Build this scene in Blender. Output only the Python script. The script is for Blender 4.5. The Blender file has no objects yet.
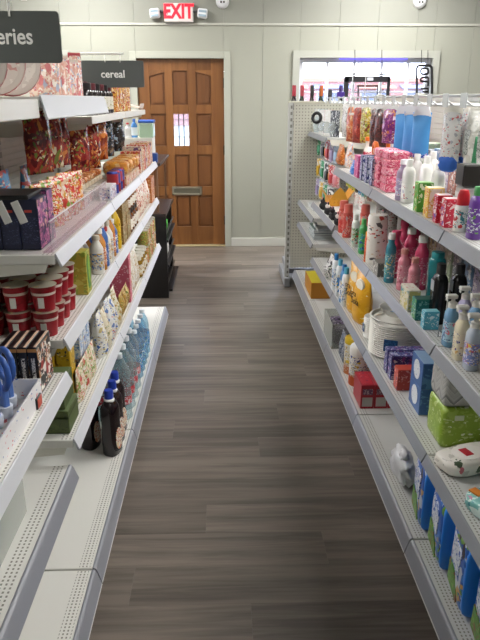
import bpy, bmesh, math, random
from mathutils import Vector, Matrix, noise

# ------------------------------------------------------------------ camera
F = 630.0                       # focal length in pixels of the 480x640 frame
CAMZ = 1.58
TH = math.atan(220.0 / F)       # pitch down
PS = math.atan(19.0 * math.cos(TH) / F)   # yaw to the right
scene = bpy.context.scene
cd = bpy.data.cameras.new('camera')
cd.sensor_fit = 'VERTICAL'; cd.sensor_height = 36.0; cd.lens = F / 640.0 * 36.0
cd.clip_start = 0.02; cd.clip_end = 200
cam = bpy.data.objects.new('camera', cd)
scene.collection.objects.link(cam)
cam.location = (0, 0, CAMZ)
cam.rotation_euler = (math.pi / 2 - TH, 0, -PS)
scene.camera = cam
_F = Vector((math.sin(PS) * math.cos(TH), math.cos(PS) * math.cos(TH), -math.sin(TH)))
_R = Vector((math.cos(PS), -math.sin(PS), 0))
_U = Vector((math.sin(PS) * math.sin(TH), math.cos(PS) * math.sin(TH), math.cos(TH)))

def proj(x, y, z):
    d = Vector((x, y, z - CAMZ)); w = d.dot(_F)
    return 240 + F * d.dot(_R) / w, 320 - F * d.dot(_U) / w
def ray(px, py):
    return _F + _R * ((px - 240) / F) + _U * ((320 - py) / F)
def atz(px, py, z):
    r = ray(px, py); t = (z - CAMZ) / r.z
    return Vector((r.x * t, r.y * t, z))
def aty(px, py, y):
    r = ray(px, py); t = y / r.y
    return Vector((r.x * t, y, CAMZ + r.z * t))
def yat(px, x, z):
    "distance along the aisle at which a thing in row x, height z shows at pixel column px"
    lo, hi = 0.15, 30.0
    s = 1 if x > 0 else -1
    for _ in range(50):
        m = (lo + hi) / 2
        if s * (proj(x, m, z)[0] - px) > 0: lo = m
        else: hi = m
    return (lo + hi) / 2

# ------------------------------------------------------------------ view, world
vs = scene.view_settings
scene.display_settings.display_device = 'sRGB'
vs.view_transform = 'Standard'; vs.look = 'None'; vs.gamma = 1.0
vs.use_curve_mapping = False
vs.exposure = 0.45
world = bpy.data.worlds.new('world'); scene.world = world
world.use_nodes = True
wb = world.node_tree.nodes['Background']
wb.inputs[0].default_value = (0.93, 0.96, 1.0, 1); wb.inputs[1].default_value = 12.0
LAMP = 23.0          # emission strength of the ceiling fluorescent panels

# ------------------------------------------------------------------ materials
def lin(h):
    h = h.lstrip('#'); o = []
    for i in (0, 2, 4):
        v = int(h[i:i + 2], 16) / 255
        o.append(v / 12.92 if v <= 0.04045 else ((v + 0.055) / 1.055) ** 2.4)
    return (*o, 1.0)
MATS = {}
def M(h, rough=0.5, metal=0.0, spec=0.5, emit=0.0, coat=0.0):
    k = ('M', h, rough, metal, spec, emit, coat)
    if k in MATS: return MATS[k]
    m = bpy.data.materials.new('plain_' + h); m.use_nodes = True
    b = m.node_tree.nodes['Principled BSDF']
    b.inputs['Base Color'].default_value = lin(h)
    b.inputs['Roughness'].default_value = rough
    b.inputs['Metallic'].default_value = metal
    b.inputs['Specular IOR Level'].default_value = spec
    b.inputs['Coat Weight'].default_value = coat
    if emit:
        b.inputs['Emission Color'].default_value = lin(h); b.inputs['Emission Strength'].default_value = emit
    nt = m.node_tree                      # faint procedural unevenness
    n = nt.nodes.new('ShaderNodeTexNoise'); n.inputs['Scale'].default_value = 35
    r = nt.nodes.new('ShaderNodeMapRange')
    r.inputs['To Min'].default_value = max(0.02, rough - 0.05); r.inputs['To Max'].default_value = min(1, rough + 0.05)
    nt.links.new(n.outputs['Fac'], r.inputs['Value']); nt.links.new(r.outputs['Result'], b.inputs['Roughness'])
    MATS[k] = m
    return m

def PM(cols, scale=30.0, stretch=(1, 1, 1), rough=0.4, detail=0.35, foil=0.0, metal=0.0):
    """printed packaging: patches of the given (colour, weight) list, in the pack's own coordinates"""
    scale *= 2.0; cols = [(cols[0][0], cols[0][1] * 1.5)] + list(cols[1:])
    k = ('P', tuple(cols), scale, stretch, rough, detail, foil, metal)
    if k in MATS: return MATS[k]
    m = bpy.data.materials.new('print_' + cols[0][0]); m.use_nodes = True
    nt = m.node_tree; L = nt.links.new
    b = nt.nodes['Principled BSDF']
    tc = nt.nodes.new('ShaderNodeTexCoord'); oi = nt.nodes.new('ShaderNodeObjectInfo')
    mp = nt.nodes.new('ShaderNodeMapping'); mp.inputs['Scale'].default_value = stretch
    vm = nt.nodes.new('ShaderNodeVectorMath'); vm.operation = 'ADD'
    mul = nt.nodes.new('ShaderNodeMath'); mul.operation = 'MULTIPLY'; mul.inputs[1].default_value = 7.0
    L(oi.outputs['Random'], mul.inputs[0]); L(tc.outputs['Object'], mp.inputs['Vector'])
    L(mp.outputs['Vector'], vm.inputs[0]); L(mul.outputs[0], vm.inputs[1])
    nz = nt.nodes.new('ShaderNodeTexNoise'); nz.inputs['Scale'].default_value = scale * 0.8
    L(vm.outputs[0], nz.inputs['Vector'])
    mx = nt.nodes.new('ShaderNodeVectorMath'); mx.operation = 'MULTIPLY_ADD'
    L(nz.outputs['Color'], mx.inputs[0]); mx.inputs[1].default_value = (detail * 2 / scale,) * 3
    L(vm.outputs[0], mx.inputs[2])
    vo = nt.nodes.new('ShaderNodeTexVoronoi'); vo.inputs['Scale'].default_value = scale
    L(mx.outputs[0], vo.inputs['Vector'])
    m2 = nt.nodes.new('ShaderNodeMapping'); m2.inputs['Scale'].default_value = (1.0, 1.0, 1.9)     # small print: flat, wide specks
    L(mx.outputs[0], m2.inputs['Vector'])
    v2 = nt.nodes.new('ShaderNodeTexVoronoi'); v2.inputs['Scale'].default_value = scale * 2.1; L(m2.outputs[0], v2.inputs['Vector'])
    nb = nt.nodes.new('ShaderNodeTexNoise'); nb.inputs['Scale'].default_value = scale * 0.45; L(vm.outputs[0], nb.inputs['Vector'])
    gt = nt.nodes.new('ShaderNodeMath'); gt.operation = 'GREATER_THAN'; gt.inputs[1].default_value = 0.5; L(nb.outputs['Fac'], gt.inputs[0])
    pick = nt.nodes.new('ShaderNodeMix'); pick.data_type = 'RGBA'
    L(gt.outputs[0], pick.inputs['Factor']); L(vo.outputs['Color'], pick.inputs['A']); L(v2.outputs['Color'], pick.inputs['B'])
    sp = nt.nodes.new('ShaderNodeSeparateColor'); L(pick.outputs['Result'], sp.inputs[0])
    cr = nt.nodes.new('ShaderNodeValToRGB'); cr.color_ramp.interpolation = 'CONSTANT'
    tot = sum(w for _, w in cols); acc = 0
    els = cr.color_ramp.elements
    while len(els) < len(cols): els.new(0.5)
    for i, (h, w) in enumerate(cols):
        els[i].position = acc / tot; els[i].color = lin(h); acc += w
    L(sp.outputs[0], cr.inputs[0]); L(cr.outputs[0], b.inputs['Base Color'])
    b.inputs['Roughness'].default_value = rough; b.inputs['Metallic'].default_value = metal
    if foil:
        bp = nt.nodes.new('ShaderNodeBump'); bp.inputs['Strength'].default_value = foil; bp.inputs['Distance'].default_value = 0.01
        n2 = nt.nodes.new('ShaderNodeTexNoise'); n2.inputs['Scale'].default_value = 28; n2.inputs['Detail'].default_value = 3
        L(vm.outputs[0], n2.inputs['Vector']); L(n2.outputs['Fac'], bp.inputs['Height']); L(bp.outputs[0], b.inputs['Normal'])
    MATS[k] = m
    return m

def CLEAR(h='eaf2f4', alpha=0.35, rough=0.08, edge=0.45):
    k = ('C', h, alpha, rough, edge)
    if k in MATS: return MATS[k]
    m = bpy.data.materials.new('clear_plastic_' + h); m.use_nodes = True
    nt = m.node_tree; L = nt.links.new
    b = nt.nodes['Principled BSDF']; b.inputs['Base Color'].default_value = lin(h); b.inputs['Roughness'].default_value = rough
    t = nt.nodes.new('ShaderNodeBsdfTransparent'); t.inputs[0].default_value = lin(h)
    fr = nt.nodes.new('ShaderNodeLayerWeight'); fr.inputs['Blend'].default_value = 0.35
    mr = nt.nodes.new('ShaderNodeMapRange'); mr.inputs['To Min'].default_value = alpha; mr.inputs['To Max'].default_value = min(1, alpha + edge)
    x = nt.nodes.new('ShaderNodeMixShader')
    L(fr.outputs['Facing'], mr.inputs['Value']); L(mr.outputs[0], x.inputs[0]); L(t.outputs[0], x.inputs[1]); L(b.outputs[0], x.inputs[2])
    L(x.outputs[0], nt.nodes['Material Output'].inputs['Surface'])
    MATS[k] = m
    return m

def dots_mat(h, hole, pitch_u, pitch_v, ru, rv, axes, rough=0.45, limits=None):
    """sheet steel with punched holes: axes = indices of the object coordinates that span the sheet"""
    m = bpy.data.materials.new('perforated_' + h); m.use_nodes = True
    nt = m.node_tree; L = nt.links.new
    b = nt.nodes['Principled BSDF']; b.inputs['Roughness'].default_value = rough
    tc = nt.nodes.new('ShaderNodeTexCoord'); se = nt.nodes.new('ShaderNodeSeparateXYZ'); L(tc.outputs['Object'], se.inputs[0])
    def math_(op, a, bb=None):
        n = nt.nodes.new('ShaderNodeMath'); n.operation = op
        for i, v in enumerate((a, bb)):
            if v is None: continue
            if isinstance(v, (int, float)): n.inputs[i].default_value = v
            else: L(v, n.inputs[i])
        return n.outputs[0]
    u, v = se.outputs[axes[0]], se.outputs[axes[1]]
    fu = math_('ABSOLUTE', math_('SUBTRACT', math_('FRACT', math_('DIVIDE', u, pitch_u)), 0.5))
    fv = math_('ABSOLUTE', math_('SUBTRACT', math_('FRACT', math_('DIVIDE', v, pitch_v)), 0.5))
    a = math_('MULTIPLY', math_('LESS_THAN', fu, ru), math_('LESS_THAN', fv, rv))
    if limits:
        a = math_('MULTIPLY', a, math_('MULTIPLY', math_('GREATER_THAN', u, limits[0]), math_('LESS_THAN', u, limits[1])))
    if limits:      # only the flat top of the sheet is punched
        ge = nt.nodes.new('ShaderNodeNewGeometry'); sn = nt.nodes.new('ShaderNodeSeparateXYZ'); L(ge.outputs['Normal'], sn.inputs[0])
        a = math_('MULTIPLY', a, math_('GREATER_THAN', sn.outputs[2], 0.5))
    mx = nt.nodes.new('ShaderNodeMix'); mx.data_type = 'RGBA'
    mx.inputs['A'].default_value = lin(h); mx.inputs['B'].default_value = lin(hole)
    L(a, mx.inputs['Factor']); L(mx.outputs['Result'], b.inputs['Base Color'])
    return m

def wood_mat(name, dark, light, axis, scale=1.0, rough=0.35, rnd=True, contrast=1.0, spec=0.5):
    m = bpy.data.materials.new(name); m.use_nodes = True
    nt = m.node_tree; L = nt.links.new
    b = nt.nodes['Principled BSDF']; b.inputs['Specular IOR Level'].default_value = spec
    tc = nt.nodes.new('ShaderNodeTexCoord'); oi = nt.nodes.new('ShaderNodeObjectInfo')
    mul = nt.nodes.new('ShaderNodeMath'); mul.operation = 'MULTIPLY'; mul.inputs[1].default_value = 23.0 if rnd else 0.0
    L(oi.outputs['Random'], mul.inputs[0])
    ad = nt.nodes.new('ShaderNodeVectorMath'); ad.operation = 'ADD'
    L(tc.outputs['Object'], ad.inputs[0]); L(mul.outputs[0], ad.inputs[1])
    mp = nt.nodes.new('ShaderNodeMapping'); s = [30 * scale] * 3; s[axis] = 1.8 * scale
    mp.inputs['Scale'].default_value = s; L(ad.outputs[0], mp.inputs['Vector'])
    n1 = nt.nodes.new('ShaderNodeTexNoise'); n1.inputs['Scale'].default_value = 1.0; n1.inputs['Detail'].default_value = 5
    n1.inputs['Roughness'].default_value = 0.62; n1.inputs['Distortion'].default_value = 0.5
    L(mp.outputs[0], n1.inputs['Vector'])
    n2 = nt.nodes.new('ShaderNodeTexNoise'); n2.inputs['Scale'].default_value = 0.22; n2.inputs['Detail'].default_value = 2
    L(mp.outputs[0], n2.inputs['Vector'])
    av = nt.nodes.new('ShaderNodeMix'); av.data_type = 'FLOAT'; av.inputs['Factor'].default_value = 0.45
    L(n1.outputs['Fac'], av.inputs['A']); L(n2.outputs['Fac'], av.inputs['B'])
    cr = nt.nodes.new('ShaderNodeValToRGB')
    cr.color_ramp.elements[0].position = 0.5 - 0.16 / contrast; cr.color_ramp.elements[0].color = lin(dark)
    cr.color_ramp.elements[1].position = 0.5 + 0.16 / contrast; cr.color_ramp.elements[1].color = lin(light)
    L(av.outputs['Result'], cr.inputs[0])
    hsv = nt.nodes.new('ShaderNodeHueSaturation')
    mr = nt.nodes.new('ShaderNodeMapRange'); mr.inputs['To Min'].default_value = 0.86 if rnd else 1; mr.inputs['To Max'].default_value = 1.1 if rnd else 1
    L(oi.outputs['Random'], mr.inputs['Value']); L(mr.outputs[0], hsv.inputs['Value']); L(cr.outputs[0], hsv.inputs['Color'])
    L(hsv.outputs[0], b.inputs['Base Color'])
    b.inputs['Roughness'].default_value = rough
    bp = nt.nodes.new('ShaderNodeBump'); bp.inputs['Strength'].default_value = 0.12; bp.inputs['Distance'].default_value = 0.002
    L(n1.outputs['Fac'], bp.inputs['Height']); L(bp.outputs[0], b.inputs['Normal'])
    return m

# ------------------------------------------------------------------ mesh makers (cached, one slot, shared by copies)
MESH = {}
def _fin(bm, name, smooth=False):
    bmesh.ops.recalc_face_normals(bm, faces=bm.faces)
    me = bpy.data.meshes.new(name); bm.to_mesh(me); bm.free()
    if smooth: me.shade_smooth()
    me.materials.append(None)
    return me
def cached(fn):
    def g(*a, **k):
        key = (fn.__name__, repr(a), repr(k))
        if key not in MESH: MESH[key] = fn(*a, **k)
        return MESH[key]
    return g
def addbox(bm, x0, x1, y0, y1, z0, z1):
    v = [bm.verts.new(p) for p in ((x0, y0, z0), (x1, y0, z0), (x1, y1, z0), (x0, y1, z0), (x0, y0, z1), (x1, y0, z1), (x1, y1, z1), (x0, y1, z1))]
    for f in ((3, 2, 1, 0), (4, 5, 6, 7), (0, 1, 5, 4), (1, 2, 6, 5), (2, 3, 7, 6), (3, 0, 4, 7)):
        bm.faces.new([v[i] for i in f])
    return v
@cached
def boxm(W, D, H, b=0.0015, z0=0.0, x=0.0, y=0.0):
    bm = bmesh.new(); addbox(bm, x - W / 2, x + W / 2, y - D / 2, y + D / 2, z0, z0 + H)
    if b: bmesh.ops.bevel(bm, geom=bm.edges[:], offset=b, segments=1, affect='EDGES', profile=0.5)
    return _fin(bm, 'box')
@cached
def boxes(lst, b=0.0):
    bm = bmesh.new()
    for q in lst: addbox(bm, *q)
    if b: bmesh.ops.bevel(bm, geom=bm.edges[:], offset=b, segments=1, affect='EDGES')
    return _fin(bm, 'boxes')
@cached
def lathe(prof, n=18, sx=1.0, sy=1.0, cx=0.0, cy=0.0, smooth=True):
    bm = bmesh.new(); rings = []
    for r, z in prof:
        if r < 1e-6: rings.append([bm.verts.new((cx, cy, z))])
        else: rings.append([bm.verts.new((cx + r * sx * math.cos(2 * math.pi * i / n), cy + r * sy * math.sin(2 * math.pi * i / n), z)) for i in range(n)])
    for a, b in zip(rings, rings[1:]):
        for i in range(n):
            j = (i + 1) % n
            if len(a) == 1 and len(b) == 1: continue
            if len(a) == 1: bm.faces.new((a[0], b[i], b[j]))
            elif len(b) == 1: bm.faces.new((a[i], b[0], a[j]))
            else: bm.faces.new((a[i], b[i], b[j], a[j]))
    me = _fin(bm, 'lathe', False)
    if smooth:
        me.shade_smooth()
        ang = math.radians(40)
        me.set_sharp_from_angle(angle=ang)
    return me
@cached
def sqlathe(prof, W, D, p=4.0, n=28):
    "bottle whose cross-section is a rounded rectangle W x D (profile radius 1 = full width)"
    bm = bmesh.new(); rings = []
    for r, z in prof:
        if r < 1e-6: rings.append([bm.verts.new((0, 0, z))]); continue
        ring = []
        for i in range(n):
            t = 2 * math.pi * i / n; c, s = math.cos(t), math.sin(t)
            ring.append(bm.verts.new((r * W / 2 * math.copysign(abs(c) ** (2 / p), c), r * D / 2 * math.copysign(abs(s) ** (2 / p), s), z)))
        rings.append(ring)
    for a, b in zip(rings, rings[1:]):
        for i in range(n):
            j = (i + 1) % n
            if len(a) == 1: bm.faces.new((a[0], b[i], b[j]))
            elif len(b) == 1: bm.faces.new((a[i], b[0], a[j]))
            else: bm.faces.new((a[i], b[i], b[j], a[j]))
    me = _fin(bm, 'sqlathe'); me.shade_smooth(); me.set_sharp_from_angle(angle=math.radians(40))
    return me
@cached
def pouch(W, H, T, seed=0, wr=0.25, seal=0.05, nx=12, nz=16, stand=False):
    "sealed bag: upright, crimped flat at top (and bottom unless it stands), wrinkled"
    bm = bmesh.new(); S = []
    for side in (-1, 1):
        g = []
        for j in range(nz + 1):
            v = j / nz; row = []
            for i in range(nx + 1):
                u = i / nx * 2 - 1
                a = (1 - abs(u) ** 3.0)
                if stand: e = min(1.0, (1 - v) / 0.55) ** 0.8 * (0.75 + 0.25 * min(1, v / 0.12))
                else: e = min(1.0, max(0, v - seal) / 0.3, max(0, 1 - seal - v) / 0.3) ** 0.7 if seal < v < 1 - seal else 0.0
                t = T / 2 * a * e
                q = Vector((u * 3 + seed * 3.1, v * 4 + seed, side * 2.0))
                t *= 1 + wr * noise.noise(q * 1.8)
                t += wr * 0.12 * T * noise.noise(q * 5) * e
                w = W / 2 * (1 - 0.05 * math.sin(math.pi * v) * (0 if stand else 1))
                row.append(bm.verts.new((u * w, side * max(t, 0.0006), v * H)))
            g.append(row)
        S.append(g)
    for k, g in enumerate(S):
        for j in range(nz):
            for i in range(nx):
                bm.faces.new((g[j][i], g[j][i + 1], g[j + 1][i + 1], g[j + 1][i]))
    a, b = S
    for j in range(nz):
        bm.faces.new((a[j][0], a[j + 1][0], b[j + 1][0], b[j][0])); bm.faces.new((a[j][nx], b[j][nx], b[j + 1][nx], a[j + 1][nx]))
    for i in range(nx):
        bm.faces.new((a[0][i], b[0][i], b[0][i + 1], a[0][i + 1])); bm.faces.new((a[nz][i], a[nz][i + 1], b[nz][i + 1], b[nz][i]))
    return _fin(bm, 'pouch', True)
@cached
def pillow(W, D, H, seed=0, wr=0.1, p=4.0, n=12):
    "soft rounded pack lying or standing on its base"
    bm = bmesh.new(); bmesh.ops.create_cube(bm, size=2.0)
    bmesh.ops.subdivide_edges(bm, edges=bm.edges[:], cuts=7, use_grid_fill=True)
    for v in bm.verts:
        c = v.co.copy(); l = (abs(c.x) ** p + abs(c.y) ** p + abs(c.z) ** p) ** (1 / p)
        c /= l
        k = 1 + wr * noise.noise(c * 2.3 + Vector((seed * 2.7, seed, 0))) + wr * .4 * noise.noise(c * 6 + Vector((seed, 0, 0)))
        v.co = Vector((c.x * W / 2 * k, c.y * D / 2 * k, H / 2 + c.z * H / 2 * (1 + wr * 0.5 * noise.noise(c * 3 + Vector((seed, 3, 1))))))
    mz = min(v.co.z for v in bm.verts)
    for v in bm.verts: v.co.z = max(0.0, v.co.z - mz * (v.co.z < H / 2))
    return _fin(bm, 'pillow', True)
@cached
def tube(pts, r, n=8, closed=False):
    bm = bmesh.new(); P = [Vector(p) for p in pts]; rings = []
    N = len(P)
    for i, p in enumerate(P):
        if closed: d = P[(i + 1) % N] - P[i - 1]
        else: d = P[min(i + 1, N - 1)] - P[max(i - 1, 0)]
        d.normalize()
        if i == 0:
            a = d.cross(Vector((0, 1, 0)))
            if a.length < 0.1: a = d.cross(Vector((1, 0, 0)))
        else: a = a - d * a.dot(d)          # carried along the curve so that it never twists
        a.normalize(); b = d.cross(a)
        rings.append([bm.verts.new(p + a * r * math.cos(2 * math.pi * k / n) + b * r * math.sin(2 * math.pi * k / n)) for k in range(n)])
    m = N if closed else N - 1
    for i in range(m):
        A, B = rings[i], rings[(i + 1) % N]
        for k in range(n):
            bm.faces.new((A[k], A[(k + 1) % n], B[(k + 1) % n], B[k]))
    if not closed:
        bm.faces.new(rings[0]); bm.faces.new(rings[-1])
    return _fin(bm, 'tube', True)
@cached
def prism(outline, axis, a0, a1):
    "closed outline swept along an axis from a0 to a1 (outline lies in the other two axes, in order)"
    bm = bmesh.new()
    def P(q, a):
        return {'x': (a, q[0], q[1]), 'y': (q[0], a, q[1]), 'z': (q[0], q[1], a)}[axis]
    A = [bm.verts.new(P(q, a0)) for q in outline]; B = [bm.verts.new(P(q, a1)) for q in outline]
    n = len(A)
    for i in range(n): bm.faces.new((A[i], A[(i + 1) % n], B[(i + 1) % n], B[i]))
    bm.faces.new(A); bm.faces.new(B)
    return _fin(bm, 'prism')
@cached
def rrect(W, H, r, T, n=5):
    "rounded plate in the xz plane, thickness T along y"
    pts = []
    for cx, cz, a0 in ((W / 2 - r, H - r, 0), (-W / 2 + r, H - r, 90), (-W / 2 + r, r, 180), (W / 2 - r, r, 270)):
        for i in range(n + 1):
            a = math.radians(a0 + 90 * i / n); pts.append((cx + r * math.cos(a), cz + r * math.sin(a)))
    return prism(tuple(pts), 'y', -T / 2, T / 2)
@cached
def textm(s, size, depth=0.0006, align='CENTER', bold=0.0):
    cu = bpy.data.curves.new('lettering', 'FONT'); cu.body = s; cu.size = size; cu.extrude = depth; cu.align_x = align; cu.offset = bold
    cu.resolution_u = 3
    o = bpy.data.objects.new('tmp', cu); scene.collection.objects.link(o)
    dg = bpy.context.evaluated_depsgraph_get()
    me = bpy.data.meshes.new_from_object(o.evaluated_get(dg))
    bpy.data.objects.remove(o); bpy.data.curves.remove(cu)
    me.transform(Matrix.Rotation(math.pi / 2, 4, 'X'))       # reads upright, facing -y
    me.materials.clear(); me.materials.append(None)
    return me

# ------------------------------------------------------------------ object helpers
COL = scene.collection
def obj(name, me, mat, parent=None, loc=(0, 0, 0), rot=(0, 0, 0)):
    o = bpy.data.objects.new(name, me); COL.objects.link(o)
    o.material_slots[0].link = 'OBJECT'; o.material_slots[0].material = mat
    o.location = loc; o.rotation_euler = rot
    if parent: o.parent = parent
    return o
def tag(o, label, cat, group=None, kind=None):
    if label: o['label'] = label
    if cat: o['category'] = cat
    if group: o['group'] = group
    if kind: o['kind'] = kind
    return o
def empty(name, loc, rot=(0, 0, 0)):
    o = bpy.data.objects.new(name, None); COL.objects.link(o); o.location = loc; o.rotation_euler = rot
    o.empty_display_size = 0.05
    return o
def struct(name, me, mat, loc=(0, 0, 0), parent=None, label=None):
    o = obj(name, me, mat, parent, loc)
    if not parent: o['kind'] = 'structure'
    if label: o['label'] = label
    return o
def thing(name, label, cat, parts, loc, rot=(0, 0, 0), group=None):
    """parts: (part name, mesh, material[, offset[, rotation]]), a nested list after a part holds its sub-parts"""
    flat = [p for p in parts]
    if len(flat) == 1:
        p = flat[0]
        o = obj(name, p[1], p[2], None, loc, rot)
        return tag(o, label, cat, group)
    root = empty(name, loc, rot); tag(root, label, cat, group)
    last = None
    for p in flat:
        if isinstance(p, list):
            for q in p: obj(q[0], q[1], q[2], last, q[3] if len(q) > 3 else (0, 0, 0), q[4] if len(q) > 4 else (0, 0, 0))
        else:
            last = obj(p[0], p[1], p[2], root, p[3] if len(p) > 3 else (0, 0, 0), p[4] if len(p) > 4 else (0, 0, 0))
    return root
RT = -math.pi / 2      # packs on the right gondola face the aisle (-x)
LT = math.pi / 2       # packs on the left gondola face +x
ORD = ['first', 'second', 'third', 'fourth', 'fifth', 'sixth', 'seventh', 'eighth', 'ninth', 'tenth', 'eleventh', 'twelfth', 'thirteenth', 'fourteenth']
# ================================================================== the room
WY = 7.10                                   # far wall
X0, X1, Y0, ZC = -3.2, 5.2, -2.4, 3.0
wall_m = M('9d9e92', 0.75); wall_up_shaded = M('8f9087', 0.8); white_trim = M('c4c4bc', 0.5); groove_m = M('9a9a92', 0.8)  # panels above the trim are darker: shade up there is put into their colour
ceil_m = M('dcdcd6', 0.85)

floor_m = wood_mat('vinyl_plank_floor', '5a524b', '847a70', 0, 1.0, 0.36, True, 1.6, 0.55)
floor = struct('floor', boxm(X1 - X0, WY - Y0 + 0.3, 0.1, 0, -0.1035, (X0 + X1) / 2, (WY + Y0 + 0.3) / 2), M('5a534d', 0.7))
# planks run across the aisle, each its own board with a bevelled edge
PW, PL = 0.182, 1.22
plank_me = None
rng = random.Random(4)
bm = bmesh.new(); addbox(bm, -PL / 2 + .0001, PL / 2 - .0001, -PW / 2 + .0001, PW / 2 - .0001, -0.0034, 0.0)
bmesh.ops.bevel(bm, geom=[e for e in bm.edges if all(v.co.z > -0.001 for v in e.verts)], offset=0.0002, segments=1, affect='EDGES')
plank_me = _fin(bm, 'plank')
row = 0; y = 0.30
while y < WY + 0.1:
    off = [0.0, 0.42, 0.83, 0.2, 0.61, 1.02][row % 6] + rng.uniform(-.06, .06)
    xa = -1.9 if y < 5.2 else -2.0
    x = xa - off
    while x < (1.5 if y < 5.2 else 3.4):
        o = obj('plank', plank_me, floor_m, floor, (x + PL / 2, y, 0))
        x += PL
    y += PW; row += 1

def wall_box(name, a, b, m=wall_m):
    return struct(name, boxes((tuple(v for p in zip(a, b) for v in p),)), m)
wall_box('wall_left', (X0 - .1, Y0, 0), (X0, WY + .2, ZC))
wall_box('wall_right', (X1, Y0, 0), (X1 + .1, WY + .2, ZC))
wall_box('wall_near', (X0, Y0 - .1, 0), (X1, Y0, ZC))
struct('ceiling', boxes(((X0 - .1, X1 + .1, Y0 - .1, WY + .2, ZC, ZC + .1),)), ceil_m)

# far wall with its door and window openings
def fx(px, py=150): return aty(px, py, WY).x
def fz(py, px=260): return aty(px, py, WY).z
dxa, dxb, dz = fx(140.5), fx(224.5), fz(58.5, 180)          # door opening
wxa, wxb, wza, wzb = fx(299, 75), fx(431, 75), .42, fz(58, 360)     # window opening
TW = 0.07
w2a, w2b = -3.0, fx(70, 60) - TW
wf = struct('wall_far', boxes(((X0, w2a, WY + .012, WY + .14, 0, ZC), (w2b, dxa, WY + .012, WY + .14, 0, ZC), (w2a, w2b, WY + .012, WY + .14, 0, wza), (w2a, w2b, WY + .012, WY + .14, wzb, ZC), (dxb, wxa, WY + .012, WY + .14, 0, ZC), (wxb, X1, WY + .012, WY + .14, 0, ZC),
    (dxa, dxb, WY + .012, WY + .14, dz, ZC), (wxa, wxb, WY + .012, WY + .14, 0, wza), (wxa, wxb, WY + .012, WY + .14, wzb, ZC))), groove_m)
ztr = fz(24.5, 260)
w2a, w2b = -3.0, fx(70, 60) - TW
cuts = sorted([X0, w2a, w2b, dxa, dxb, wxa, wxb, X1] + [dxb + .405 * k for k in range(1, 2)] + [w2b + .3, w2a + .5, w2a + .9] + [wxa + .405 * k for k in range(1, 4)] + [wxb + .405 * k for k in range(1, 7)])
cuts = [c for i, c in enumerate(cuts) if i == 0 or c - cuts[i - 1] > 0.03]
for a, b in zip(cuts, cuts[1:]):
    mid = (a + b) / 2
    if dxa < mid < dxb: segs = [(dz, ztr)]
    elif wxa < mid < wxb or w2a < mid < w2b: segs = [(0, wza), (wzb, ztr)]
    else: segs = [(0, ztr)]
    for z0, z1 in segs:
        obj('wall_panel', boxm(b - a - .0022, .012, z1 - z0, .0012, z0, mid, WY + .006), wall_m, wf)
    obj('wall_panel', boxm(b - a - .0022, .012, ZC - ztr - .004, .0012, ztr + .004, mid, WY + .006), wall_up_shaded, wf)
struct('trim_1', boxes(((X0, X1, WY - .012, WY, ztr - .012, ztr + .012),), .003), M('b4b4aa', 0.6))
struct('baseboard_far', boxes(((X0, dxa - TW, WY - .014, WY, 0, .095), (dxb + TW, X1, WY - .014, WY, 0, .095)), .003), white_trim)
# door casing
struct('trim_2', boxes(((dxa - TW, dxa, WY - .018, WY, 0, dz + TW), (dxb, dxb + TW, WY - .018, WY, 0, dz + TW), (dxa, dxb, WY - .018, WY, dz, dz + TW)), .003), M('aaab9f', 0.5))
struct('trim_3', boxes(((dxa, dxb, WY - .02, WY + .13, 0, .014),), .003), M('c8b890', 0.4, 0.6), label='pale metal door sill under the brown door')

# ---- brown panelled door
DY = WY + .035
door_m = wood_mat('door_wood', '6b4220', '85582f', 2, 0.8, 0.38, True, 1.0)
door_p = wood_mat('door_panel_wood', '613a1b', '784c26', 2, 0.8, 0.42, True, 1.0)
door = empty('door_1', (0, 0, 0)); door['kind'] = 'structure'
door['label'] = 'brown wooden front door with raised panels and a small glass light'
la, lb, lt, l0 = dxa + .0005, dxb - .0005, dz - .0005, .0145
cols = [(fx(152), fx(167)), (fx(174.3), fx(189.3)), (fx(197), fx(212))]
rows = [(fz(105, 185), fz(70, 185)), (fz(146, 185), fz(114, 185)), (fz(187, 185), fz(155, 185)), (fz(227, 185), fz(196, 185))]
def dbox(name, x0, x1, z0, z1, ya=0.0, yb=.044, m=door_m, b=.002, parent=door):
    return obj(name, boxes(((x0, x1, DY + ya, DY + yb, z0, z1),), b), m, parent)
xs = [la, cols[0][0], cols[0][1], cols[1][0], cols[1][1], cols[2][0], cols[2][1], lb]
for i in range(0, 8, 2): dbox('stile', xs[i], xs[i + 1], l0, lt)
zs = [l0, rows[3][0], rows[3][1], rows[2][0], rows[2][1], rows[1][0], rows[1][1], rows[0][0], rows[0][1], lt]
for c0, c1 in cols:
    for i in range(0, 10, 2): dbox('rail', c0, c1, zs[i], zs[i + 1], .0015, .0425)
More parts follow.
